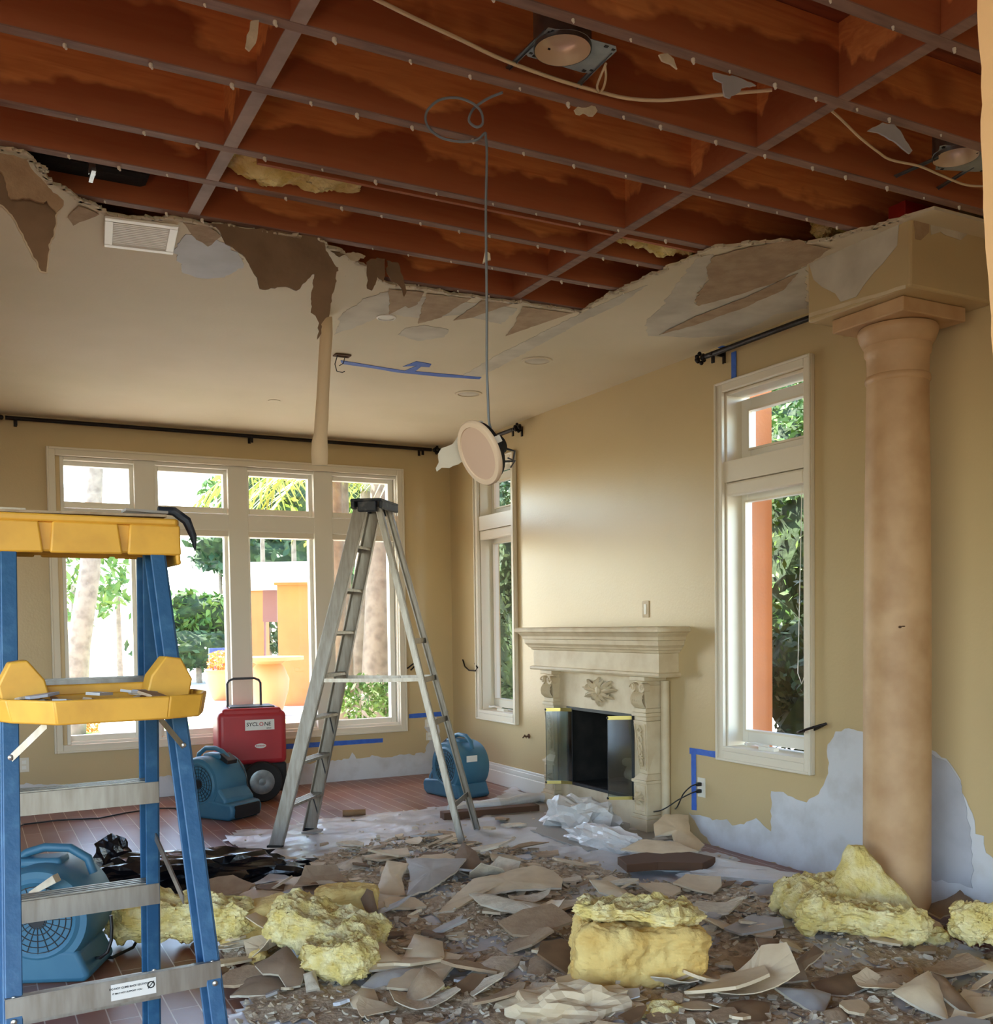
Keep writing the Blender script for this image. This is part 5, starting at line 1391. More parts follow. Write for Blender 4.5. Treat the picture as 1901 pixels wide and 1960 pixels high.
T_ = [
 ([(777, 1642), (893, 1643), (876, 1664), (851, 1684), (814, 1705), (779, 1713), (785, 1679)], 'paint_chip_grey', 'large grey curved drywall sheet left of the aluminium ladder\'s near foot', .08, .2),
 ([(721, 1703), (740, 1647), (782, 1652), (769, 1679), (777, 1713), (753, 1716), (724, 1713)], 'paint_chip', 'folded cream drywall flap left of the large grey curved sheet', .06, .5),
 ([(904, 1683), (951, 1674), (996, 1661), (1021, 1655), (1059, 1667), (1078, 1683), (1075, 1699), (989, 1702), (933, 1711), (895, 1724), (869, 1743), (838, 1746)], 'paint_chip', 'largest tan drywall sheet in the middle of the rubble', .07, .25),
 ([(898, 1711), (914, 1708), (939, 1722), (989, 1728), (1040, 1734), (1078, 1744), (1094, 1756), (1068, 1758), (1021, 1747), (958, 1740), (920, 1730)], 'gypsum', 'long pale strip of drywall curling below the largest tan sheet', .09, .3),
 ([(1128, 1683), (1163, 1686), (1195, 1702), (1220, 1724), (1242, 1752), (1220, 1743), (1188, 1721), (1147, 1708)], 'paint_chip', 'long curved tan strip pointing at the big insulation block', .07, .4),
 ([(1160, 1740), (1179, 1716), (1207, 1722), (1242, 1756), (1210, 1752), (1180, 1750)], 'plaster_grey', 'grey drywall piece propped behind the big insulation block', .05, .6),
 ([(1188, 1626), (1226, 1607), (1292, 1610), (1337, 1629), (1267, 1634)], 'paint_chip', 'cream drywall panel lying on a brown-ended board by the fireplace', .10, .1),
 ([(1251, 1578), (1273, 1557), (1318, 1560), (1321, 1591), (1349, 1617), (1337, 1629), (1292, 1617), (1286, 1597), (1254, 1600)], 'paint_chip', 'tall cream drywall sheet standing against the wall right of the fireplace', .03, .7),
 ([(926, 1896), (891, 1872), (939, 1831), (1002, 1828), (989, 1847)], 'gypsum', 'long drywall board with a broken edge at bottom middle', .06, .1),
 ([(1008, 1863), (1015, 1834), (1049, 1819), (1078, 1822), (1081, 1838), (1059, 1860), (1034, 1869)], 'torn_tan', 'flat tan drywall slab left of the big insulation block', .06, .1),
 ([(488, 1848), (549, 1811), (564, 1827), (578, 1843), (583, 1864), (575, 1886), (549, 1891), (533, 1866), (503, 1864)], 'paper_brown', 'dark brown curled drywall paper below the folded insulation', .05, .6),
 ([(440, 1907), (474, 1872), (506, 1866), (538, 1872), (549, 1893), (519, 1905), (474, 1906)], 'paper_brown', 'dark brown pointed paper sheet by the foot of the blue ladder', .03, .4),
 ([(692, 1888), (718, 1862), (771, 1854), (801, 1856), (777, 1878), (716, 1893)], 'paint_chip_grey', 'grey bent drywall piece in front of the folded insulation', .06, .3),
 ([(771, 1925), (782, 1891), (811, 1848), (835, 1862), (851, 1883), (824, 1904)], 'torn_tan', 'tan triangular drywall sheet standing at bottom centre left', .05, .6),
 ([(771, 1832), (793, 1787), (848, 1803), (851, 1851), (814, 1843)], 'paint_chip', 'pale beige square sheet right of the folded insulation', .07, .4),
 ([(668, 1912), (692, 1891), (716, 1893), (734, 1941), (700, 1935), (676, 1927)], 'paint_chip', 'cream folded paper triangle below the grey bent piece', .05, .3),
 ([(694, 1813), (729, 1803), (771, 1833), (782, 1848), (742, 1856), (702, 1858)], 'paint_chip', 'smooth beige drywall flap against the right side of the folded insulation', .08, .3),
 ([(580, 1864), (604, 1856), (612, 1891), (586, 1897)], 'gypsum', 'small cream upright flap under the folded insulation', .05, .5),
 ([(690, 1720), (702, 1700), (714, 1706), (724, 1745), (722, 1780), (708, 1768)], 'paper_brown', 'brown curled paper standing behind the folded insulation', .05, .8),
 ([(1363, 1958), (1395, 1918), (1439, 1912), (1474, 1918), (1471, 1952), (1426, 1962)], 'kraft', 'brown paper-backed slab with white specks at the bottom right of the big insulation', .06, .3),
 ([(1414, 1876), (1436, 1849), (1490, 1839), (1521, 1839), (1502, 1858), (1477, 1879)], 'plaster_grey', 'flat grey sheet right of the big insulation block', .07, .2),
 ([(1483, 1873), (1505, 1855), (1559, 1808), (1578, 1822), (1540, 1857), (1547, 1876), (1502, 1879)], 'paper_brown', 'dark brown rolled drywall paper under the column insulation', .06, .6),
 ([(1483, 1889), (1562, 1893), (1591, 1903), (1578, 1936), (1553, 1936)], 'paint_chip_grey', 'grey-tan long sheet below the dark brown roll', .05, .3),
 ([(1708, 1898), (1752, 1871), (1777, 1858), (1800, 1880), (1815, 1952), (1743, 1920)], 'paint_chip', 'big curved cream sheet standing at lower right', .05, .5),
 ([(1781, 1860), (1806, 1868), (1869, 1939), (1837, 1933), (1806, 1908)], 'kraft', 'brown sheet edge behind the big curved cream sheet', .06, .5),
 ([(1335, 1876), (1363, 1858), (1420, 1893), (1414, 1908), (1382, 1911)], 'torn_tan', 'tan sheet tucked against the right end of the big insulation block', .06, .2),
 ([(1566, 1939), (1616, 1925), (1632, 1955), (1585, 1964)], 'torn_tan', 'tan square piece at the bottom edge below the dark paper', .05, .2),
 ([(1775, 1745), (1781, 1730), (1808, 1722), (1826, 1712), (1839, 1702), (1846, 1712), (1870, 1728), (1840, 1744), (1800, 1758)], 'paper_brown', 'dark crumpled paper against the wall right of the column', .05, .6),
 ([(1850, 1857), (1863, 1833), (1905, 1843), (1905, 1860)], 'paint_chip', 'cream sheet at the right edge below the small insulation chunk', .06, .3),
 ([(1651, 1867), (1743, 1850), (1757, 1876), (1673, 1892)], 'torn_tan', 'tan sheet in front of the lower column insulation', .06, .2),
 ([(1553, 1879), (1648, 1855), (1667, 1886), (1622, 1905), (1572, 1902)], 'kraft', 'dark brown flat sheet at the front of the column pile', .05, .2),
 ([(1445, 1794), (1490, 1798), (1524, 1838), (1490, 1838), (1452, 1813)], 'kraft', 'brown sheet left of the column insulation', .06, .3),
 ([(1435, 1705), (1452, 1694), (1478, 1690), (1500, 1700), (1478, 1712), (1450, 1714)], 'paint_chip_grey', 'grey flap on the plastic left of the column insulation', .04, .4),
 ([(870, 1642), (886, 1612), (912, 1630), (925, 1660), (905, 1678), (880, 1668)], 'paper_brown', 'dark brown paper clump at the near foot of the aluminium ladder', .04, .6),
 ([(470, 1700), (520, 1690), (548, 1704), (500, 1724), (440, 1722)], 'paint_chip', 'cream sheet between the black bag and the insulation', .05, .15),
 ([(498, 1690), (600, 1672), (620, 1700), (540, 1712)], 'paint_chip', 'long pale sheet right of the black bag tip', .05, .1),
 ([(640, 1655), (690, 1640), (700, 1658), (662, 1668)], 'gypsum', 'thick cream slab behind the folded cream flap', .06, .15),
 ([(590, 1690), (640, 1686), (660, 1696), (610, 1706)], 'gypsum', 'thin cream slab with pale edge behind the folded insulation', .07, .1),
]
for i, (px, mm_, lb, z, ln) in enumerate(T_):
    torn(px, mm_, lb, z, ln, seed=i * 3.7, th=.009, bend=.014, name='drywall_sheet' if 'paper' not in lb else 'torn_paper')
# brown-ended board under the cream panel
b = P(1182, 1648, 'Z', 0.0)
tag(MB().prism([P(u, v, 'Z', .10) for u, v in [(1182, 1640), (1226, 1632), (1300, 1626), (1370, 1640), (1345, 1652), (1260, 1650), (1200, 1655)]], (0, 0, -.045)).fin('broken_board', 'cardboard_dark', bevel=.004), 'brown-ended broken board under the cream panel near the fireplace', 'board')
# crumpled things
def crumple(name, label, cat, c, rad, m_, amp=.3, sub=4, freq=3, seed=0, flat=True, rz=0, kind=None, fl=0.004, zmin=0.0):
    m = MB()
    bmesh.ops.create_icosphere(m.b, subdivisions=sub, radius=1)
    R_ = Matrix.Rotation(rz, 3, 'Z')
    for v in m.b.verts:
        d = v.co.normalized()
        k = 1 + amp * (ridge(d * freq + Vector((seed, 1, 2))) - .4) + amp * .5 * noise.noise(d * freq * 2.7 + Vector((seed, 9, 4)))
        q = Vector((d.x * rad[0] * k, d.y * rad[1] * k, d.z * rad[2] * k))
        q = R_ @ q + Vector(c)
        if q.z < zmin + fl: q.z = zmin + fl + .002 * noise.noise(q * 20)
        v.co = q
    o = m.fin(name, m_, smooth=not flat)
    return tag(o, label, cat, kind=kind)
RZ0 = -math.radians(27.71)
c = F(1110, 1585); crumple('plastic_bundle', 'bunched white plastic sheeting heaped in front of the fireplace', 'plastic sheeting', (c.x, c.y, .04), (.26, .15, .17), 'poly_roll', .40, 4, 1.5, 3, rz=RZ0 - .5)
c = F(1165, 1625); crumple('plastic_bundle', 'second fold of white plastic running forward from the heap by the fireplace', 'plastic sheeting', (c.x, c.y, .03), (.34, .10, .10), 'poly_roll', .40, 4, 1.6, 8, rz=RZ0 - .95)
c = F(1330, 1668); crumple('plastic_bundle', 'white plastic fold along the torn wall left of the column', 'plastic sheeting', (c.x, c.y, .02), (.40, .12, .06), 'poly_roll', .34, 3, 1.6, 12, rz=RZ0 - .45)
c = F(1430, 1690); crumple('plastic_bundle', 'low grey plastic fold lying left of the column insulation', 'plastic sheeting', (c.x, c.y, .02), (.34, .10, .05), 'poly_roll', .34, 3, 1.6, 15, rz=RZ0 - .3)
m = MB()
a, c = F(862, 1565), F(1112, 1530)
pts = [a.lerp(c, k / 12) + Vector((0, .03 * math.sin(k * 1.1), .055)) for k in range(13)]
m.tube(pts, [.045 + .012 * math.sin(k * 2.1) for k in range(13)], 14)
for v in m.b.verts: v.co += noise.noise_vector(v.co * 9) * .012
tag(m.fin('plastic_roll', 'poly_roll', smooth=False), 'long loosely rolled grey plastic sheet lying between the corner air mover and the fireplace', 'plastic sheeting')
a, c = F(848, 1572), F(1030, 1556)
d = (c - a).normalized(); s_ = d.cross(Vector((0, 0, 1)))
tag(MB().beam(a + Vector((0, 0, .035)) - s_ * .02 , c + Vector((0, 0, .035)) - s_ * .02, s_ * .05, (0, 0, .030)).fin('cardboard_length', 'cardboard_dark', bevel=.004), 'long flat brown cardboard length in front of the rolled plastic', 'cardboard')
a, c = F(656, 1563), F(700, 1561)
tube_ = MB().tube([a + Vector((0, 0, .026)), c + Vector((0, 0, .026))], .024, 16)
tag(tube_.fin('cardboard_tube', 'cardboard'), 'short cardboard tube on the far edge of the plastic sheet', 'cardboard tube')
for i, (u, v, r, mm_, lb) in enumerate([(960, 1575, .11, 'torn_tan', 'tan broken slab piled by the far feet of the aluminium ladder'), (985, 1590, .09, 'gypsum', 'pale broken slab in front of the tan slab by the cardboard length'), (935, 1600, .10, 'paint_chip', 'cream slab lying flat right of the ladder\'s rear legs'), (600, 1600, .08, 'paint_chip_grey', 'thin grey slab beside the ladder\'s far front foot'), (620, 1628, .05, 'torn_tan', 'tan lump on the plastic right of the ladder\'s near front foot'), (795, 1600, .05, 'gypsum', 'small cream crumb heap on the plastic between the ladder legs')]):
    m = MB(); q = F(u, v); scrap_verts(m, (q.x, q.y, .03 + .012 * (i % 3)), r, .012, .12, 6, .5, rd)
    tag(m.fin('drywall_piece', mm_, smooth=False), lb, 'drywall piece')
c = F(1100, 1962)
crumple('crumpled_paper', 'crumpled cream drywall paper at the bottom edge in front of the big insulation block', 'paper', (c.x, c.y + .0, .03), (.24, .13, .10), 'paint_chip', .35, 4, 1.8, 23, rz=RZ0)
c = F(850, 1922); crumple('insulation_tuft', 'tiny bright yellow insulation tuft at bottom centre left', 'insulation', (c.x, c.y, .04), (.028, .024, .026), 'insulation', .4, 3, 3, 5, flat=False)
c = F(1790, 1818); crumple('insulation_tuft', 'small yellow insulation tuft right of the lower column batt', 'insulation', (c.x, c.y, .05), (.06, .045, .04), 'insulation', .5, 3, 3, 6, flat=False)
c = F(508, 1866); crumple('insulation_tuft', 'small amber insulation lump behind the dark brown curled paper', 'insulation', (c.x, c.y + .1, .04), (.04, .03, .035), 'insulation_amber', .3, 3, 3, 7, flat=False)
c = F(1265, 1975); crumple('insulation_tuft', 'yellow insulation scrap cut by the bottom edge below the big block', 'insulation', (c.x, c.y, .05), (.09, .05, .05), 'insulation', .4, 3, 3, 8, flat=False)
# black bag
c = F(375, 1688)
o = crumple('plastic_bag', 'crumpled black plastic bag lying flat behind the blue ladder', 'plastic bag', (c.x, c.y, .03), (.58, .24, .13), 'bag_black', .42, 4, 1.9, 31, rz=RZ0 + .12)
c = F(215, 1662)
crumple('bag_corner', '', '', (c.x, c.y, .07), (.10, .05, .12), 'bag_black', .45, 3, 1.8, 33, rz=RZ0)
bc = bpy.data.objects['bag_corner']
for k_ in ('label', 'category'): del bc[k_]
bc.parent = o
# ------------------------------------------------------------------ insulation
def batt(label, base, L, W, H, r=0, pitch=0, roll=0, m_='insulation', seed=0, amp=1.0, z=0.0, taper=0, bend=0, name='insulation_batt', cuts=15):
    m = MB(); cuts = cuts * 2
    bmesh.ops.create_cube(m.b, size=1)
    bmesh.ops.subdivide_edges(m.b, edges=m.b.edges[:], cuts=cuts, use_grid_fill=True)
    m.b.normal_update()
    E = Matrix.Rotation(RZ0 + math.radians(r), 3, 'Z') @ Matrix.Rotation(math.radians(pitch), 3, 'Y') @ Matrix.Rotation(math.radians(roll), 3, 'X')
    for v in m.b.verts:
        c_ = v.co.copy() * 2
        n_ = v.normal.copy()
        k = max(abs(c_.x), abs(c_.y), abs(c_.z))
        rl = (abs(c_.x) ** 7 + abs(c_.y) ** 7 + abs(c_.z) ** 7) ** (1 / 7)
        q = c_ * (k / max(rl, .001)) / 2
        tz = 1 - taper * (q.x + .5)
        p = Vector((q.x * L, q.y * W * (1 - .3 * taper * (q.x + .5)), q.z * H * tz))
        p.z += bend * (q.x * q.x - .25) * L
        s_ = p * 6 + Vector((seed, seed * 2, 0))
        dsp = .034 * noise.noise(s_) + .020 * noise.noise(s_ * 2.6) + .012 * noise.noise(s_ * 6) + .009 * abs(noise.noise(s_ * 13)) + .005 * noise.noise(s_ * 27)
        lay = .0012 * math.sin(p.z * 130 + 9 * noise.noise(p * 7)) * (1 if abs(n_.z) < .5 else 0) + .004 * noise.noise(s_ * 31)
        if 'amber' in m_: dsp *= .7; lay = 0
        p += n_ * (dsp * amp + lay)
        v.co = E @ p
    zm = min(v.co.z for v in m.b.verts)
    for v in m.b.verts: v.co += Vector((base[0], base[1], z - zm))
    m.sm = True
    o = m.fin(name, m_)
    o.data.polygons.foreach_set('use_smooth', [True] * len(o.data.polygons))
    return tag(o, label, 'insulation')
c = F(1225, 1902); o = batt('biggest yellow insulation block, in front at bottom right of centre', c, .50, .25, .235, 3, seed=1, taper=.22, z=.03, m_='insulation_amber', amp=1.2, cuts=22, bend=.12)
bo = batt('', F(1225, 1890), .46, .20, .05, 3, 5, seed=9, amp=1.5, z=.225, m_='insulation', name='fluffy_top', cuts=14)
for k_ in ('label', 'category'): del bo[k_]
bo.parent = o
c = F(1650, 1822); batt('thick yellow insulation batt at the front of the column pile', c, .52, .17, .13, -12, 4, seed=2, z=.05, taper=.2, amp=1.3, cuts=20)
c = F(1560, 1778); batt('yellow insulation batt lying left of the column foot', c, .34, .26, .13, 16, -6, seed=3, z=.06, amp=1.3, cuts=18)
c = F(1672, 1792)
m = MB(); n_ = 26
vs = {}
ax_, ay_ = RT0, Vector((-RT0.y, RT0.x, 0))
tri = [Vector((-.20, 0)), Vector((.245, 0)), Vector((.235, .05)), Vector((-.015, .335)), Vector((-.06, .335)), Vector((-.21, .10))]
def tri_pt(q, off): return Vector((c.x, c.y, .05)) + ax_ * q.x + ay_ * (q.y * .35 + off) + Vector((0, 0, q.y))
cen = sum(tri, Vector((0, 0))) / len(tri)
outl = []
for i in range(len(tri)):
    for j in range(12): outl.append(tri[i].lerp(tri[(i + 1) % len(tri)], j / 12))
N_ = len(outl); prof_ = [(0, .05), (.3, .055), (.55, .058), (.78, .055), (.92, .045), (1.0, .02), (1.0, -.02), (.92, -.045), (.6, -.05), (0, -.05)]
rings = []
for f, off in prof_:
    ring = []
    for q in outl:
        p = tri_pt(cen + (q - cen) * max(f, .02), -off * 1.2)
        s_ = p * 7
        p = p + noise.noise_vector(s_) * .022 + noise.noise_vector(s_ * 2.7) * .014 + noise.noise_vector(s_ * 7) * .008 + noise.noise_vector(s_ * 16) * .004
        ring.append(m.b.verts.new(p))
    rings.append(ring)
for a_, b_ in zip(rings, rings[1:]):
    for k in range(N_): m.b.faces.new((a_[k], a_[(k + 1) % N_], b_[(k + 1) % N_], b_[k]))
m.b.faces.new(rings[0]); m.b.faces.new(rings[-1][::-1])
m.sm = True
tb_ = m.fin('insulation_batt', 'insulation'); tb_.data.polygons.foreach_set('use_smooth', [True] * len(tb_.data.polygons))
tag(tb_, 'triangular insulation batt leaning against the foot of the column', 'insulation')
c = F(1905, 1836); batt('ragged yellow insulation chunk at the right edge of the picture', c, .28, .2, .13, 8, 10, seed=5, z=.04, amp=1.5, cuts=16)
c = F(345, 1808); batt('long puffy insulation roll behind the blue ladder', c, .66, .24, .15, -3, seed=6, amp=1.5, cuts=22)
c = F(490, 1800); batt('amber insulation slab between the puffy roll and the folded insulation', c, .34, .20, .13, 20, -14, seed=7, m_='insulation_amber', amp=.7, cuts=14)
c = F(632, 1842); o = batt('large folded insulation sheet right of the blue ladder', c, .46, .32, .16, -14, 12, seed=8, amp=1.2, taper=.3, z=.03, cuts=22)
c = F(645, 1892); batt('lower fold of insulation spilling in front of the folded sheet', c, .28, .15, .12, -10, 4, seed=11, amp=1.2, z=.03, cuts=16)
c = F(665, 1772); batt('amber insulation roll behind the folded sheet', c, .30, .14, .12, 4, seed=12, m_='insulation_amber', amp=.9, z=.05, cuts=14)
# up in the joists
def up_batt(label, px, z0, seed, m_='insulation'):
    a = P(px[0][0], px[0][1], 'Z', z0); b_ = P(px[1][0], px[1][1], 'Z', z0)
    d = b_ - a
    o = batt(label, (0, 0), d.length, .15, .07, 0, seed=seed, amp=1.3, z=0, cuts=16, m_=m_)
    o.rotation_euler = (0, 0, math.atan2(d.y, d.x) - RZ0)
    mid_ = (a + b_) / 2
    o.location = (mid_.x, mid_.y, z0 - .03)
    return o
up_batt('yellow insulation strip sagging between joists near the left blocking line', [(425, 318), (690, 376)], 3.15, 21)
up_batt('yellow insulation tuft between joists at the lower end of the right blocking line', [(1185, 462), (1330, 486)], 3.15, 22)
up_batt('dim insulation piece above the bulkhead between the last joists', [(1570, 440), (1680, 452)], 3.19, 23)

# ================================================================== OUTSIDE
GZ = -.15
struct(MB().box(-30, 40, YB + HB + .01, 75, GZ - .1, GZ).box(XR + HB + .01, 40, -6, YB + HB + .01, GZ - .1, GZ).fin('ground_patio', 'patio'))
struct(MB().box(-4, XR + .9, YB + HB + .001, YB + HB + 2.2, 3.42, 3.52).box(XR + HB + .001, 5.15, -4, YB + HB, 3.42, 3.52).fin('roof_eave', 'stucco'))  # unseen eaves; the side box is added to shade the stucco pier
struct(MB().box(-3, XR + .3, FLY0 - .3, YB + HB, 3.405, 3.5).fin('roof_slab', 'deck_wood'))
def GP(u, v, dist): return PD(u, v, dist)
def leaf_cloud(m, c, rad, n, s, rd_):
    c = Vector(c)
    for _ in range(n):
        while True:
            d = Vector((rd_.uniform(-1, 1), rd_.uniform(-1, 1), rd_.uniform(-1, 1)))
            if .2 < d.length < 1: break
        d = d.normalized() * d.length ** .45
        k = .8 + .35 * noise.noise(d * 2.2 + c)
        p = c + Vector((d.x * rad[0], d.y * rad[1], d.z * rad[2])) * k
        a = Vector((rd_.gauss(0, 1), rd_.gauss(0, 1), rd_.gauss(0, 1))).normalized(); b = a.orthogonal().normalized()
        b = Matrix.Rotation(rd_.uniform(0, 6.28), 3, a) @ b
        q = s * rd_.uniform(.6, 1.3); e = a.cross(b)
        m.b.faces.new([m.b.verts.new(x) for x in (p - b * q, p + e * q * .4, p + b * q, p - e * q * .4)])
rt_ = random.Random(77)
def tree(name, label, cat, base, clouds, trunk, m_, group=None):
    t = thing(name, label, cat, tuple(base), group=group)
    if clouds:
        m = MB()
        for c, rad, n, s in clouds:
            leaf_cloud(m, c, rad, n, s, rt_)
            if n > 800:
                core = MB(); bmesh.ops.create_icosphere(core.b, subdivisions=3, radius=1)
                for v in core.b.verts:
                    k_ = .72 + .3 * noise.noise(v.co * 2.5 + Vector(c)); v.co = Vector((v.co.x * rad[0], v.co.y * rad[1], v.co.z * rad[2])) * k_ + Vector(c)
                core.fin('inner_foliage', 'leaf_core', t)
        m.sm = False; m.fin('foliage', m_, t, smooth=False)
    if trunk: MB().tube([p for p, r in trunk], [r for p, r in trunk], 12).fin('trunk', 'bark', t)
    return t
# leaning palm trunk seen through the left panes
D = 15.
p0, p1, p2, p3 = PD(138, 1372, D), PD(150, 1240, D), PD(172, 1095, D), PD(183, 890, D)
p0.z = GZ
tree('palm_tree', 'tall leaning grey palm trunk seen through the leftmost window pane', 'tree', p0, None, [(p0, .19), (p1, .17), (p2, .15), (p3, .11), (p3 + (p3 - p2) * .6, .10)], 'leaf_green')
# far bushes behind lawn (left pane)
for i, (u, v, dist, rad, n, s, mm_, lb) in enumerate([
  (140, 1120, 24, (1.6, 1.2, 1.3), 500, .17, 'leaf_green', 'light green shrub left of the leaning palm trunk'),
  (225, 1120, 26, (1.5, 1.2, .8), 160, .17, 'leaf_green', 'thin sunlit branch cluster right of the leaning palm trunk'),
  (378, 1190, 30, (2.2, 1.2, 1.1), 2200, .16, 'leaf_green', 'clipped green hedge seen through the second window pane'),
  (380, 1245, 29, (2.2, .8, .7), 900, .14, 'leaf_dark', 'dark lower shrubs in front of the clipped hedge'),
  (418, 950, 34, (.8, .8, .9), 260, .16, 'leaf_green', 'green treetop in the corner of the second transom pane'),
  (530, 1060, 34, (3.6, 2, 1.6), 2400, .20, 'leaf_dark', 'dark green tree behind the white pergola roof'),
  (560, 935, 26, (2.2, 1.5, 1.6), 1300, .17, 'leaf_yellow', 'yellow-green tree crown filling the third transom pane'),
  (500, 925, 30, (1.2, 1, 1.2), 600, .17, 'leaf_green', 'green crown behind the white palm fronds'),
  (690, 930, 28, (1.4, 1.2, 1.2), 1000, .16, 'leaf_green', 'green crown at the right end of the fourth transom pane'),
  (680, 1080, 24, (.9, 1, 1.5), 1300, .14, 'leaf_green', 'bright green shrub behind the ladder in the fourth pane'),
  (745, 1180, 20, (.5, .5, 2.0), 900, .12, 'leaf_green', 'tall green shrub at the right edge of the fourth pane'),
  (515, 1200, 27, (.8, .8, 1.0), 700, .12, 'leaf_dark', 'green shrub between the two stucco piers')]):
    c = PD(u, v, dist)
    tree('garden_shrub' if 'shrub' in lb or 'hedge' in lb else 'garden_tree', lb, 'shrub' if 'shrub' in lb or 'hedge' in lb else 'tree', (c.x, c.y, GZ), [(c, rad, n, s)], [(Vector((c.x, c.y, GZ)), .09), (c, .05)], mm_)
# palm with pale drooping fronds
def fronds(label, u, v, dist, n, ln, base_u):
    c = PD(u, v, dist); b_ = Vector((PD(base_u, v, dist).x, PD(base_u, v, dist).y, GZ))
    t = thing('palm_tree', label, 'tree', tuple(b_))
    MB().tube([b_, b_.lerp(c, .5), c], [.17, .14, .12], 12).fin('trunk', 'bark', t)
    m = MB()
    for k in range(n):
        a = 2 * PI * k / n + .3
        dx_ = Vector((math.cos(a), math.sin(a), 0))
        prev = None
        for j in range(9):
            tt = j / 8
            p = c + dx_ * ln * tt + Vector((0, 0, .35 * ln * tt - .75 * ln * tt * tt))
            if prev is not None:
                m.tube([prev, p], .012, 4)
                for s_ in (-1, 1):
                    for f in (.25, .75):
                        q = prev.lerp(p, f)
                        e = dx_.cross(Vector((0, 0, 1))) * s_ * .26 * ln * math.sin(PI * min(.97, tt)) ** .6 + dx_ * .1 * ln + Vector((0, 0, -.18 * ln))
                        w = dx_ * .022
                        m.b.faces.new([m.b.verts.new(x) for x in (q - w, q + w, q + e)])
            prev = p
    m.fin('fronds', 'leaf_yellow', t, smooth=False)
fronds('palm with pale drooping fronds in the third transom pane', 602, 885, 17, 12, 2.0, 611)
fronds('palm with pale arching fronds in the fourth transom pane', 648, 900, 13, 11, 1.4, 648)
# pool pavilion: stucco piers and white flat roof
def pier(label, u0, u1, vt, dist, dep=.6):
    a, c = PD(u0, vt, dist), PD(u1, vt, dist)
    d = (c - a); d.z = 0; n_ = d.cross(Vector((0, 0, 1))).normalized() * -1
    if n_.dot(FW) < 0: n_ = -n_
    t = thing('stucco_pier', label, 'pier', (a.x, a.y, GZ))
    a = Vector((a.x, a.y, 0)); c = Vector((c.x, c.y, 0)); z1 = PD((u0 + u1) / 2, vt, dist).z
    MB().prism([Vector((q.x, q.y, GZ)) for q in (a, c, c + n_ * dep, a + n_ * dep)], (0, 0, z1 - GZ)).fin('shaft', 'stucco', t)
    g = d.normalized() * .05
    MB().prism([Vector((q.x, q.y, z1 - .12)) for q in (a - g - n_ * .05, c + g - n_ * .05, c + g + n_ * (dep + .05), a - g + n_ * (dep + .05))], (0, 0, .12)).fin('cap', 'stucco', t)
pier('wide orange stucco pier in the third window pane', 530, 592, 1108, 20)
pier('narrow orange stucco pier behind, left in the third pane', 480, 503, 1122, 25)
a, c = PD(505, 1190, 24), PD(530, 1190, 24)
tag(MB().prism([PD(503, 1190, 24), PD(530, 1190, 24), PD(530, 1126, 24), PD(503, 1126, 24)], FW * .1).prism([PD(505, 1190, 24), PD(508, 1190, 24), PD(508, 1330, 24), PD(505, 1330, 24)], FW * .1).fin('mauve_panel', 'panel_mauve'), 'dark mauve panel between the two stucco piers', 'panel')
r0 = [PD(440, 1112, 19), PD(596, 1102, 19), PD(596, 1072, 24), PD(440, 1066, 24)]
zr = r0[0].z
tag(MB().prism([Vector((q.x, q.y, zr)) for q in r0], (0, 0, .35)).fin('pavilion_roof', 'roof_white'), 'bright white flat pavilion roof above the stucco piers', 'roof')
b_ = PD(515, 1300, 18); b_ = Vector((b_.x, b_.y, GZ))
tag(MB().lathe(b_, [(.16, 0), (.24, .1), (.34, .45), (.36, .65), (.28, .85), (.22, .92), (.30, .97), (.62, .99), (.62, 1.05)], 28).fin('stone_urn_table', 'urn'), 'round urn-shaped terracotta pedestal in front of the wide pier', 'urn')
b_ = PD(425, 1310, 22); b_ = Vector((b_.x, b_.y, GZ))
ur = thing('planter_urn', 'pale planter urn with orange flowers at the edge of the second pane', 'planter', tuple(b_))
MB().lathe(b_, [(.18, 0), (.22, .05), (.36, .45), (.34, .62), (.38, .66), (.30, .66)], 24).fin('urn', 'urn', ur)
m = MB(); leaf_cloud(m, b_ + Vector((0, 0, .85)), (.35, .35, .25), 300, .07, rt_); m.fin('flowers', 'flower_orange', ur, smooth=False)
c = PD(425, 1235, 24)
tag(MB().box(c.x - .3, c.x + .3, c.y, c.y + .1, GZ + .3, GZ + 1.1).box(c.x - .3, c.x + .3, c.y - .5, c.y, GZ + .3, GZ + .38).box(c.x - .3, c.x - .25, c.y - .5, c.y + .1, GZ, GZ + .3).box(c.x + .25, c.x + .3, c.y - .5, c.y + .1, GZ, GZ + .3).fin('garden_chair', 'chair_blue'), 'dark blue garden chair at the right edge of the second pane', 'chair')
pp = [P(u, v, 'Z', GZ + .01) for u, v in [(300, 1303), (440, 1300), (440, 1284), (300, 1286)]]
tag(MB().prism(pp, (0, 0, .01)).fin('swimming_pool', 'pool_blue'), 'narrow bright blue strip of swimming pool beyond the patio', 'pool')
pp = [P(u, v, 'Z', GZ + .004) for u, v in [(100, 1412), (560, 1390), (560, 1378), (100, 1397)]]
tag(MB().prism(pp, (0, 0, .015)).fin('grass_strip', 'lawn'), 'thin green grass strip just outside the back window', 'grass', kind='stuff')
c = P(150, 1405, 'Z', GZ)
fb_ = thing('flower_bed', 'low red and cream flowers outside the lower left pane', 'flowers', (c.x, c.y, GZ))
m = MB(); leaf_cloud(m, c + Vector((-.12, 0, .12)), (.12, .12, .12), 160, .03, rt_); m.fin('red_flowers', 'flower_red', fb_, smooth=False)
m = MB(); leaf_cloud(m, c + Vector((.18, 0, .10)), (.16, .12, .10), 160, .03, rt_); m.fin('cream_flowers', 'flower_orange', fb_, smooth=False)
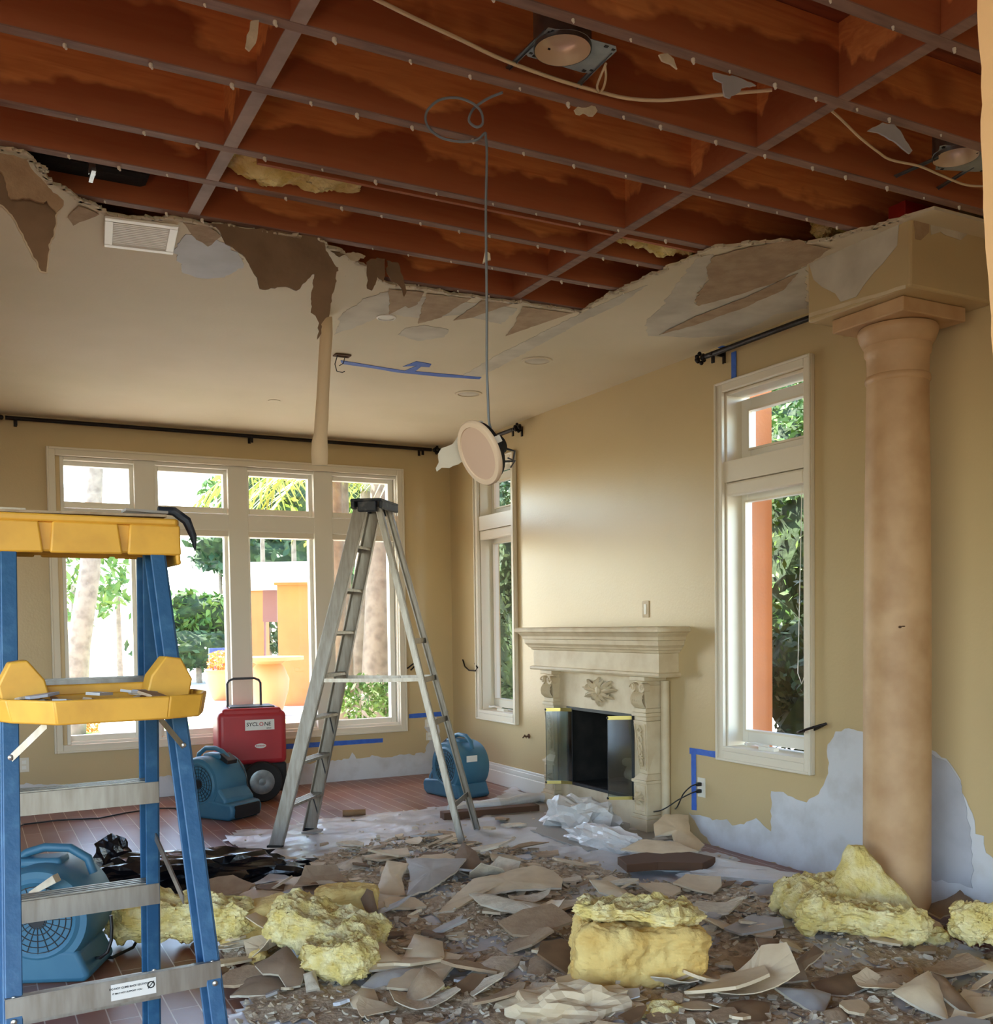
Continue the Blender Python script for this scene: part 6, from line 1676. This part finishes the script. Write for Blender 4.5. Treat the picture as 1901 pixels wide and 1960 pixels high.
# pale palm trunks and rocks in the fourth pane
for (u0, u1, dist, r, lb) in ((648, 641, 12, .13, 'pale upright palm trunk at the left side of the fourth pane'), (668, 700, 14, .17, 'sunlit leaning palm trunk behind the aluminium ladder'), (716, 728, 13, .20, 'thick grey palm trunk at the right of the fourth pane')):
    q0 = PD(u0, 1300, dist); q0 = Vector((q0.x, q0.y, GZ)); q1 = PD(u1, 1080, dist); q2 = PD(u1 + (u1 - u0) * .3, 905, dist)
    tree('palm_tree', lb, 'tree', q0, None, [(q0, r * 1.1), (q1, r * .85), (q2, r * .7)], 'leaf_green')
for i, (u, v, s, lb) in enumerate([(722, 1345, .22, 'grey garden rock by the thick palm trunk'), (738, 1352, .16, 'small pale rock at the right of the planted bed'), (705, 1358, .12, 'small rock in front of the leaning palm')]):
    c = P(u, v, 'Z', GZ); crumple('garden_rock', lb, 'rock', (c.x, c.y, GZ + s * .3), (s * 1.2, s, s * .7), 'rock', .3, 3, 2, i + 50, zmin=GZ)
for i, (u, v, dist, rad, lb) in enumerate([(690, 1340, 11.5, (.28, .2, .35), 'young leafy plant in the bed under the fourth pane'), (738, 1330, 12, (.2, .2, .3), 'light green plant at the corner of the fourth pane')]):
    c = PD(u, v, dist)
    tree('garden_plant', lb, 'plant', (c.x, c.y, GZ), [(c, rad, 260, .055)], [(Vector((c.x, c.y, GZ)), .015), (c, .008)], 'leaf_green')
# side garden seen through the two tall windows
yq = P(1478, 1100, 'X', 5.6).y
st_ = thing('stucco_pier', 'orange stucco column outside the window beside the stone column', 'pier', (5.3, yq + .25, GZ))
MB().box(5.1, 5.6, yq, yq + 2.2, GZ, 3.42).fin('shaft', 'stucco', st_)
for i, (x, y, z, rad, n, mm_, lb) in enumerate([
   (6.6, 5.4, 2.2, (.9, 1.1, 1.7), 2600, 'leaf_dark', 'dense dark hedge shrub outside the window beside the column'),
   (7.4, 6.9, 2.6, (1.0, 1.2, 1.9), 2200, 'leaf_green', 'light green bamboo behind the dark hedge shrub'),
   (6.6, 5.8, .8, (.9, 1.5, 1.2), 1300, 'leaf_dark', 'low dark undergrowth outside the window beside the column'),
   (6.4, 11.2, 1.9, (.9, 1.3, 1.8), 2600, 'leaf_dark', 'dark tall shrub outside the far narrow window'),
   (7.3, 13.2, 3.0, (1.4, 1.6, 2.4), 2400, 'leaf_green', 'sunlit green tree outside the far narrow window'),
   (8.4, 9.2, 2.8, (1.4, 1.8, 2.2), 1800, 'leaf_green', 'broad green tree between the two tall side windows'),
   (6.4, 12.4, .5, (1.0, 1.4, .8), 900, 'leaf_green', 'low sunny shrub outside the far narrow window')]):
    tree('garden_shrub', lb, 'shrub', (x, y, GZ), [(Vector((x, y, z)), rad, int(n * 5), .048)], [(Vector((x, y, GZ)), .06), (Vector((x + .1, y, z)), .04), (Vector((x + .2, y + .1, z + rad[2] * .9)), .02)], mm_)

# ------------------------------------------------------------------ tell look-alike pieces apart by their order
bpy.context.view_layer.update()
def centre(o):
    b = [o.matrix_world @ Vector(q) for q in o.bound_box]
    return sum(b, Vector()) / 8
same = {}
for o in list(COL.objects):
    if o.parent is None and o.get('label'): same.setdefault(o['label'], []).append(o)
ORD = ['nearest', 'second nearest', 'third nearest', 'fourth nearest', 'fifth nearest', 'sixth nearest', 'seventh nearest', 'eighth nearest', 'ninth nearest', 'tenth nearest']
LR = ['leftmost', 'second from left', 'third from left', 'fourth from left', 'fifth from left', 'sixth from left', 'seventh from left', 'seventh from right', 'sixth from right', 'fifth from right', 'fourth from right', 'third from right', 'second from right', 'rightmost']
for lb, os_ in same.items():
    if len(os_) < 2: continue
    if 'tray' in lb and len(os_) == 14:
        for w_, o in zip(LR, sorted(os_, key=lambda o: (centre(o) - C0).dot(RT))): o['label'] = lb + ', ' + w_
    elif len(os_) <= len(ORD):
        for w_, o in zip(ORD, sorted(os_, key=lambda o: (centre(o) - C0).dot(FW))): o['label'] = lb + ', ' + w_
